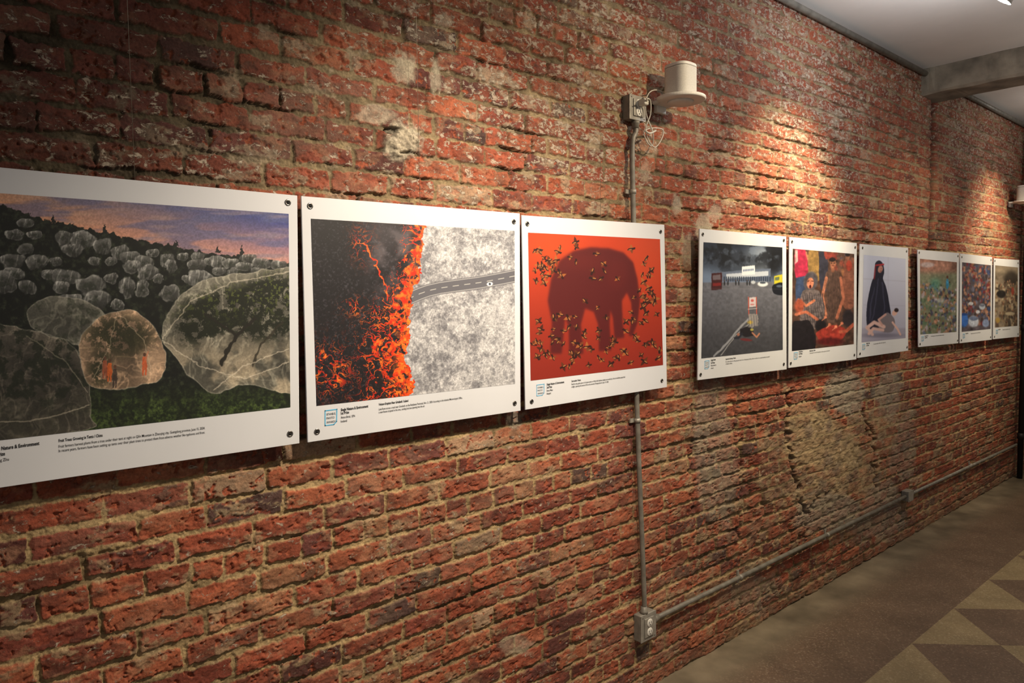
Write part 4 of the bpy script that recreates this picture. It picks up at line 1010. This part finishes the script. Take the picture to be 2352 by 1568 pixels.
def speaker_and_shelf(px_, py_, p, label_s, label_h):
    q = at_wall(px_, py_, p)           # centre of shelf top
    cx, cy, z0 = q.x, -p, q.z
    sh = empty("speaker_shelf", (cx, -.02, z0 - .022), label_h, "wall shelf", "white wall shelves for loudspeakers")
    R = .097
    outline = []
    for k in range(40):
        a = math.radians(-35 + 250 * k / 39) + math.pi
        outline.append((cx + R * math.cos(a), cy + R * math.sin(a)))
    outline += [(cx + .045, -.045), (cx + .045, -.012), (cx - .045, -.012), (cx - .045, -.045)]
    ctr = (cx, cy)
    def ring(k, z): return [(ctr[0] + (x - ctr[0]) * k, ctr[1] + (y - ctr[1]) * k, z) for x, y in outline]
    rings = [ring(.92, z0 - .012), ring(.98, z0 - .010), ring(1, z0 - .006), ring(1, z0), ring(.98, z0 + .002), ring(.96, z0 + .001), ring(.95, z0 - .002)]
    o = prism("shelf_plate", None, rings, M_white); bevel(o, .001, 1); recentre(o); child(o, sh, "rounded white shelf plate")
    o = lathe("under_boss", [(.05, 0), (.05, -.004), (.044, -.009), (.010, -.010)], (cx, cy, z0 - .012), (0, 0, 1), M_white, 40); recentre(o); child(o, sh, "round boss beneath the plate")
    o = box("wall_bracket", (cx - .030, -.026, z0 - .040), (cx + .030, -.006, z0 - .004), M_white, .004); recentre(o); child(o, sh, "white wall bracket")
    sp = empty("loudspeaker", (cx, cy, z0), label_s, "speaker", "white loudspeakers on wall shelves")
    b0 = z0 - .0015; hs = .86
    prof = [(.047, 0), (.052, .003), (.0535, .007)]
    o = prism("speaker_base", None, [sq_ring(cx, cy, b0 + z, r) for r, z in prof] , M_box, False); recentre(o); child(o, sp, "grey recessed base")
    prof = [(.050, .006), (.0535, .010), (.0540, .016), (.0540, .128 * hs), (.0537, .132 * hs)]
    o = prism("speaker_grille", None, [sq_ring(cx, cy, b0 + z, r) for r, z in prof], M_grille, True); recentre(o); child(o, sp, "white perforated grille body")
    t0 = .132 * hs
    prof = [(.0518, t0 + .0002), (.0518, t0 + .0025)]
    o = prism("seam_ring", None, [sq_ring(cx, cy, b0 + z, r) for r, z in prof], M_box, False); recentre(o); child(o, sp, "thin grey seam")
    prof = [(.0538, t0 + .0026), (.0541, t0 + .005), (.0539, t0 + .010), (.0522, t0 + .0140), (.048, t0 + .0155), (.042, t0 + .0142), (.02, t0 + .0138)]
    o = prism("top_cap", None, [sq_ring(cx, cy, b0 + z, r) for r, z in prof], M_white, True); recentre(o); child(o, sp, "smooth white top panel")
    return cx, cy, z0
scx, scy, sz = speaker_and_shelf(1563, 226, .115, "white rounded loudspeaker standing on shelf beside outlet box", "rounded white shelf bracket on brick wall beside outlet box")
speaker_and_shelf(2354, 462, .115, "white rounded loudspeaker on shelf beside dark riser pipe", "rounded white shelf bracket on brick wall near dark riser pipe")

q = lambda x, y, p: at_wall(x, y, p)
pz = (uz0 + uz1) / 2 + (uz1 - uz0) * .17
cd = empty("power_cord", (ucx, -.06, pz), "white power cord with plug hanging in loose coils", "cord")
o = box("plug", (ucx - .012, -.085, pz - .012), (ucx + .014, -.0505, pz + .012), M_cord, .005); recentre(o); child(o, cd, "white moulded plug")
path = [(ucx + .003, -.083, pz), q(1486, 226, .10), q(1494, 232, .085), q(1494, 262, .075), q(1484, 292, .065), q(1488, 318, .06), q(1504, 338, .055), q(1520, 318, .06), q(1522, 298, .06), q(1500, 294, .065), q(1480, 302, .065),
        q(1486, 326, .06), q(1498, 334, .055), q(1500, 306, .07), q(1486, 268, .065), q(1482, 240, .07), q(1489, 216, .06), q(1502, 207, .05), q(1520, 210, .05), q(1532, 222, .05)]
o = tube("cord_run", path, .0022, M_cord, seg=8, sub=8); recentre(o); child(o, cd)
o = tube("cord_tie", [q(1482, 300, .068), q(1492, 306, .075), q(1506, 300, .068)], .004, M_cord, seg=8, sub=6); recentre(o); child(o, cd, "tie around the coiled cord")

# ------------------------------------------------------------------ TRACK LIGHTS, including added fill spots
def spot(loc, target, energy, size, blend, col=(1, .84, .64), spill=0, scol=(1, .95, .88), label="white track spotlight under the ceiling aimed at the wall"):
    loc = Vector(loc); tgt = Vector(target); d = (tgt - loc).normalized()
    e = empty("track_spotlight", (loc.x, loc.y, CZ), label, "spotlight", "ceiling spotlights along the gallery")
    o = box("track_adapter", (loc.x - .05, loc.y - .017, CZ - .03), (loc.x + .05, loc.y + .017, CZ), M_white, .003); recentre(o); child(o, e)
    piv = loc - d * .07
    o = tube("stem", [(loc.x, loc.y, CZ - .03), (piv.x, piv.y, piv.z)], .008, M_white, spline=False); recentre(o); child(o, e)
    o = lathe("lamp_head", [(.012, -.15), (.032, -.14), (.036, -.08), (.044, -.01), (.048, 0), (.045, 0), (.041, -.012), (.005, -.014)], loc, tuple(d), M_white, 36); recentre(o); child(o, e, "white lamp head")
    o = lathe("lens", [(.040, -.012), (.040, -.002), (.030, .004), (.001, .008)], loc, tuple(d), M_lens, 30); recentre(o); child(o, e, "glowing lens")
    L = bpy.data.lights.new("spot_bulb", 'SPOT'); L.energy = energy; L.color = col; L.spot_size = math.radians(size); L.spot_blend = blend; L.shadow_soft_size = .05
    lo = bpy.data.objects.new("spot_bulb", L); COL.objects.link(lo)
    lo.rotation_euler = d.to_track_quat('-Z', 'Y').to_euler(); lo.location = loc + d * .062
    lo.parent = e; lo.matrix_parent_inverse = Matrix.Translation(e.location).inverted()
    if spill:
        L = bpy.data.lights.new("spill_fill_light", 'POINT'); L.energy = spill; L.color = scol; L.shadow_soft_size = .04  # added point light, imitates lamp spill on the ceiling and upper wall
        lo = bpy.data.objects.new("spill_fill_light", L); COL.objects.link(lo); lo.location = loc + d * .12
        lo.parent = e; lo.matrix_parent_inverse = Matrix.Translation(e.location).inverted()
    return e
spot((3.52, -.87, 2.84), (3.42, 0, 1.84), 185, 76, 1.0, col=(1, .80, .50), spill=17, scol=(.96, .96, .98))
spot((1.50, -1.35, 2.84), (1.30, 0, 1.00), 235, 86, 1.0, spill=.5)
spot((6.60, -.90, 2.84), (6.6, 0, 1.85), 130, 76, 1.0, col=(1, .80, .52), spill=6)
spot((2.5, -1.4, 2.84), (2.0, 0, 1.75), 75, 92, 1.0, col=(1, .80, .54), spill=1.5)  # unseen fixture, added for broad soft fill on the wall
spot((5.0, -1.4, 2.80), (5.0, 0, .8), 75, 110, 1.0, col=(1, .80, .54), spill=4)  # another added out-of-view spot, wide fill for the far stretch

W = bpy.data.worlds.new("world"); scene.world = W; W.use_nodes = True
bg = W.node_tree.nodes["Background"]; bg.inputs["Color"].default_value = (1, .93, .84, 1); bg.inputs["Strength"].default_value = .23
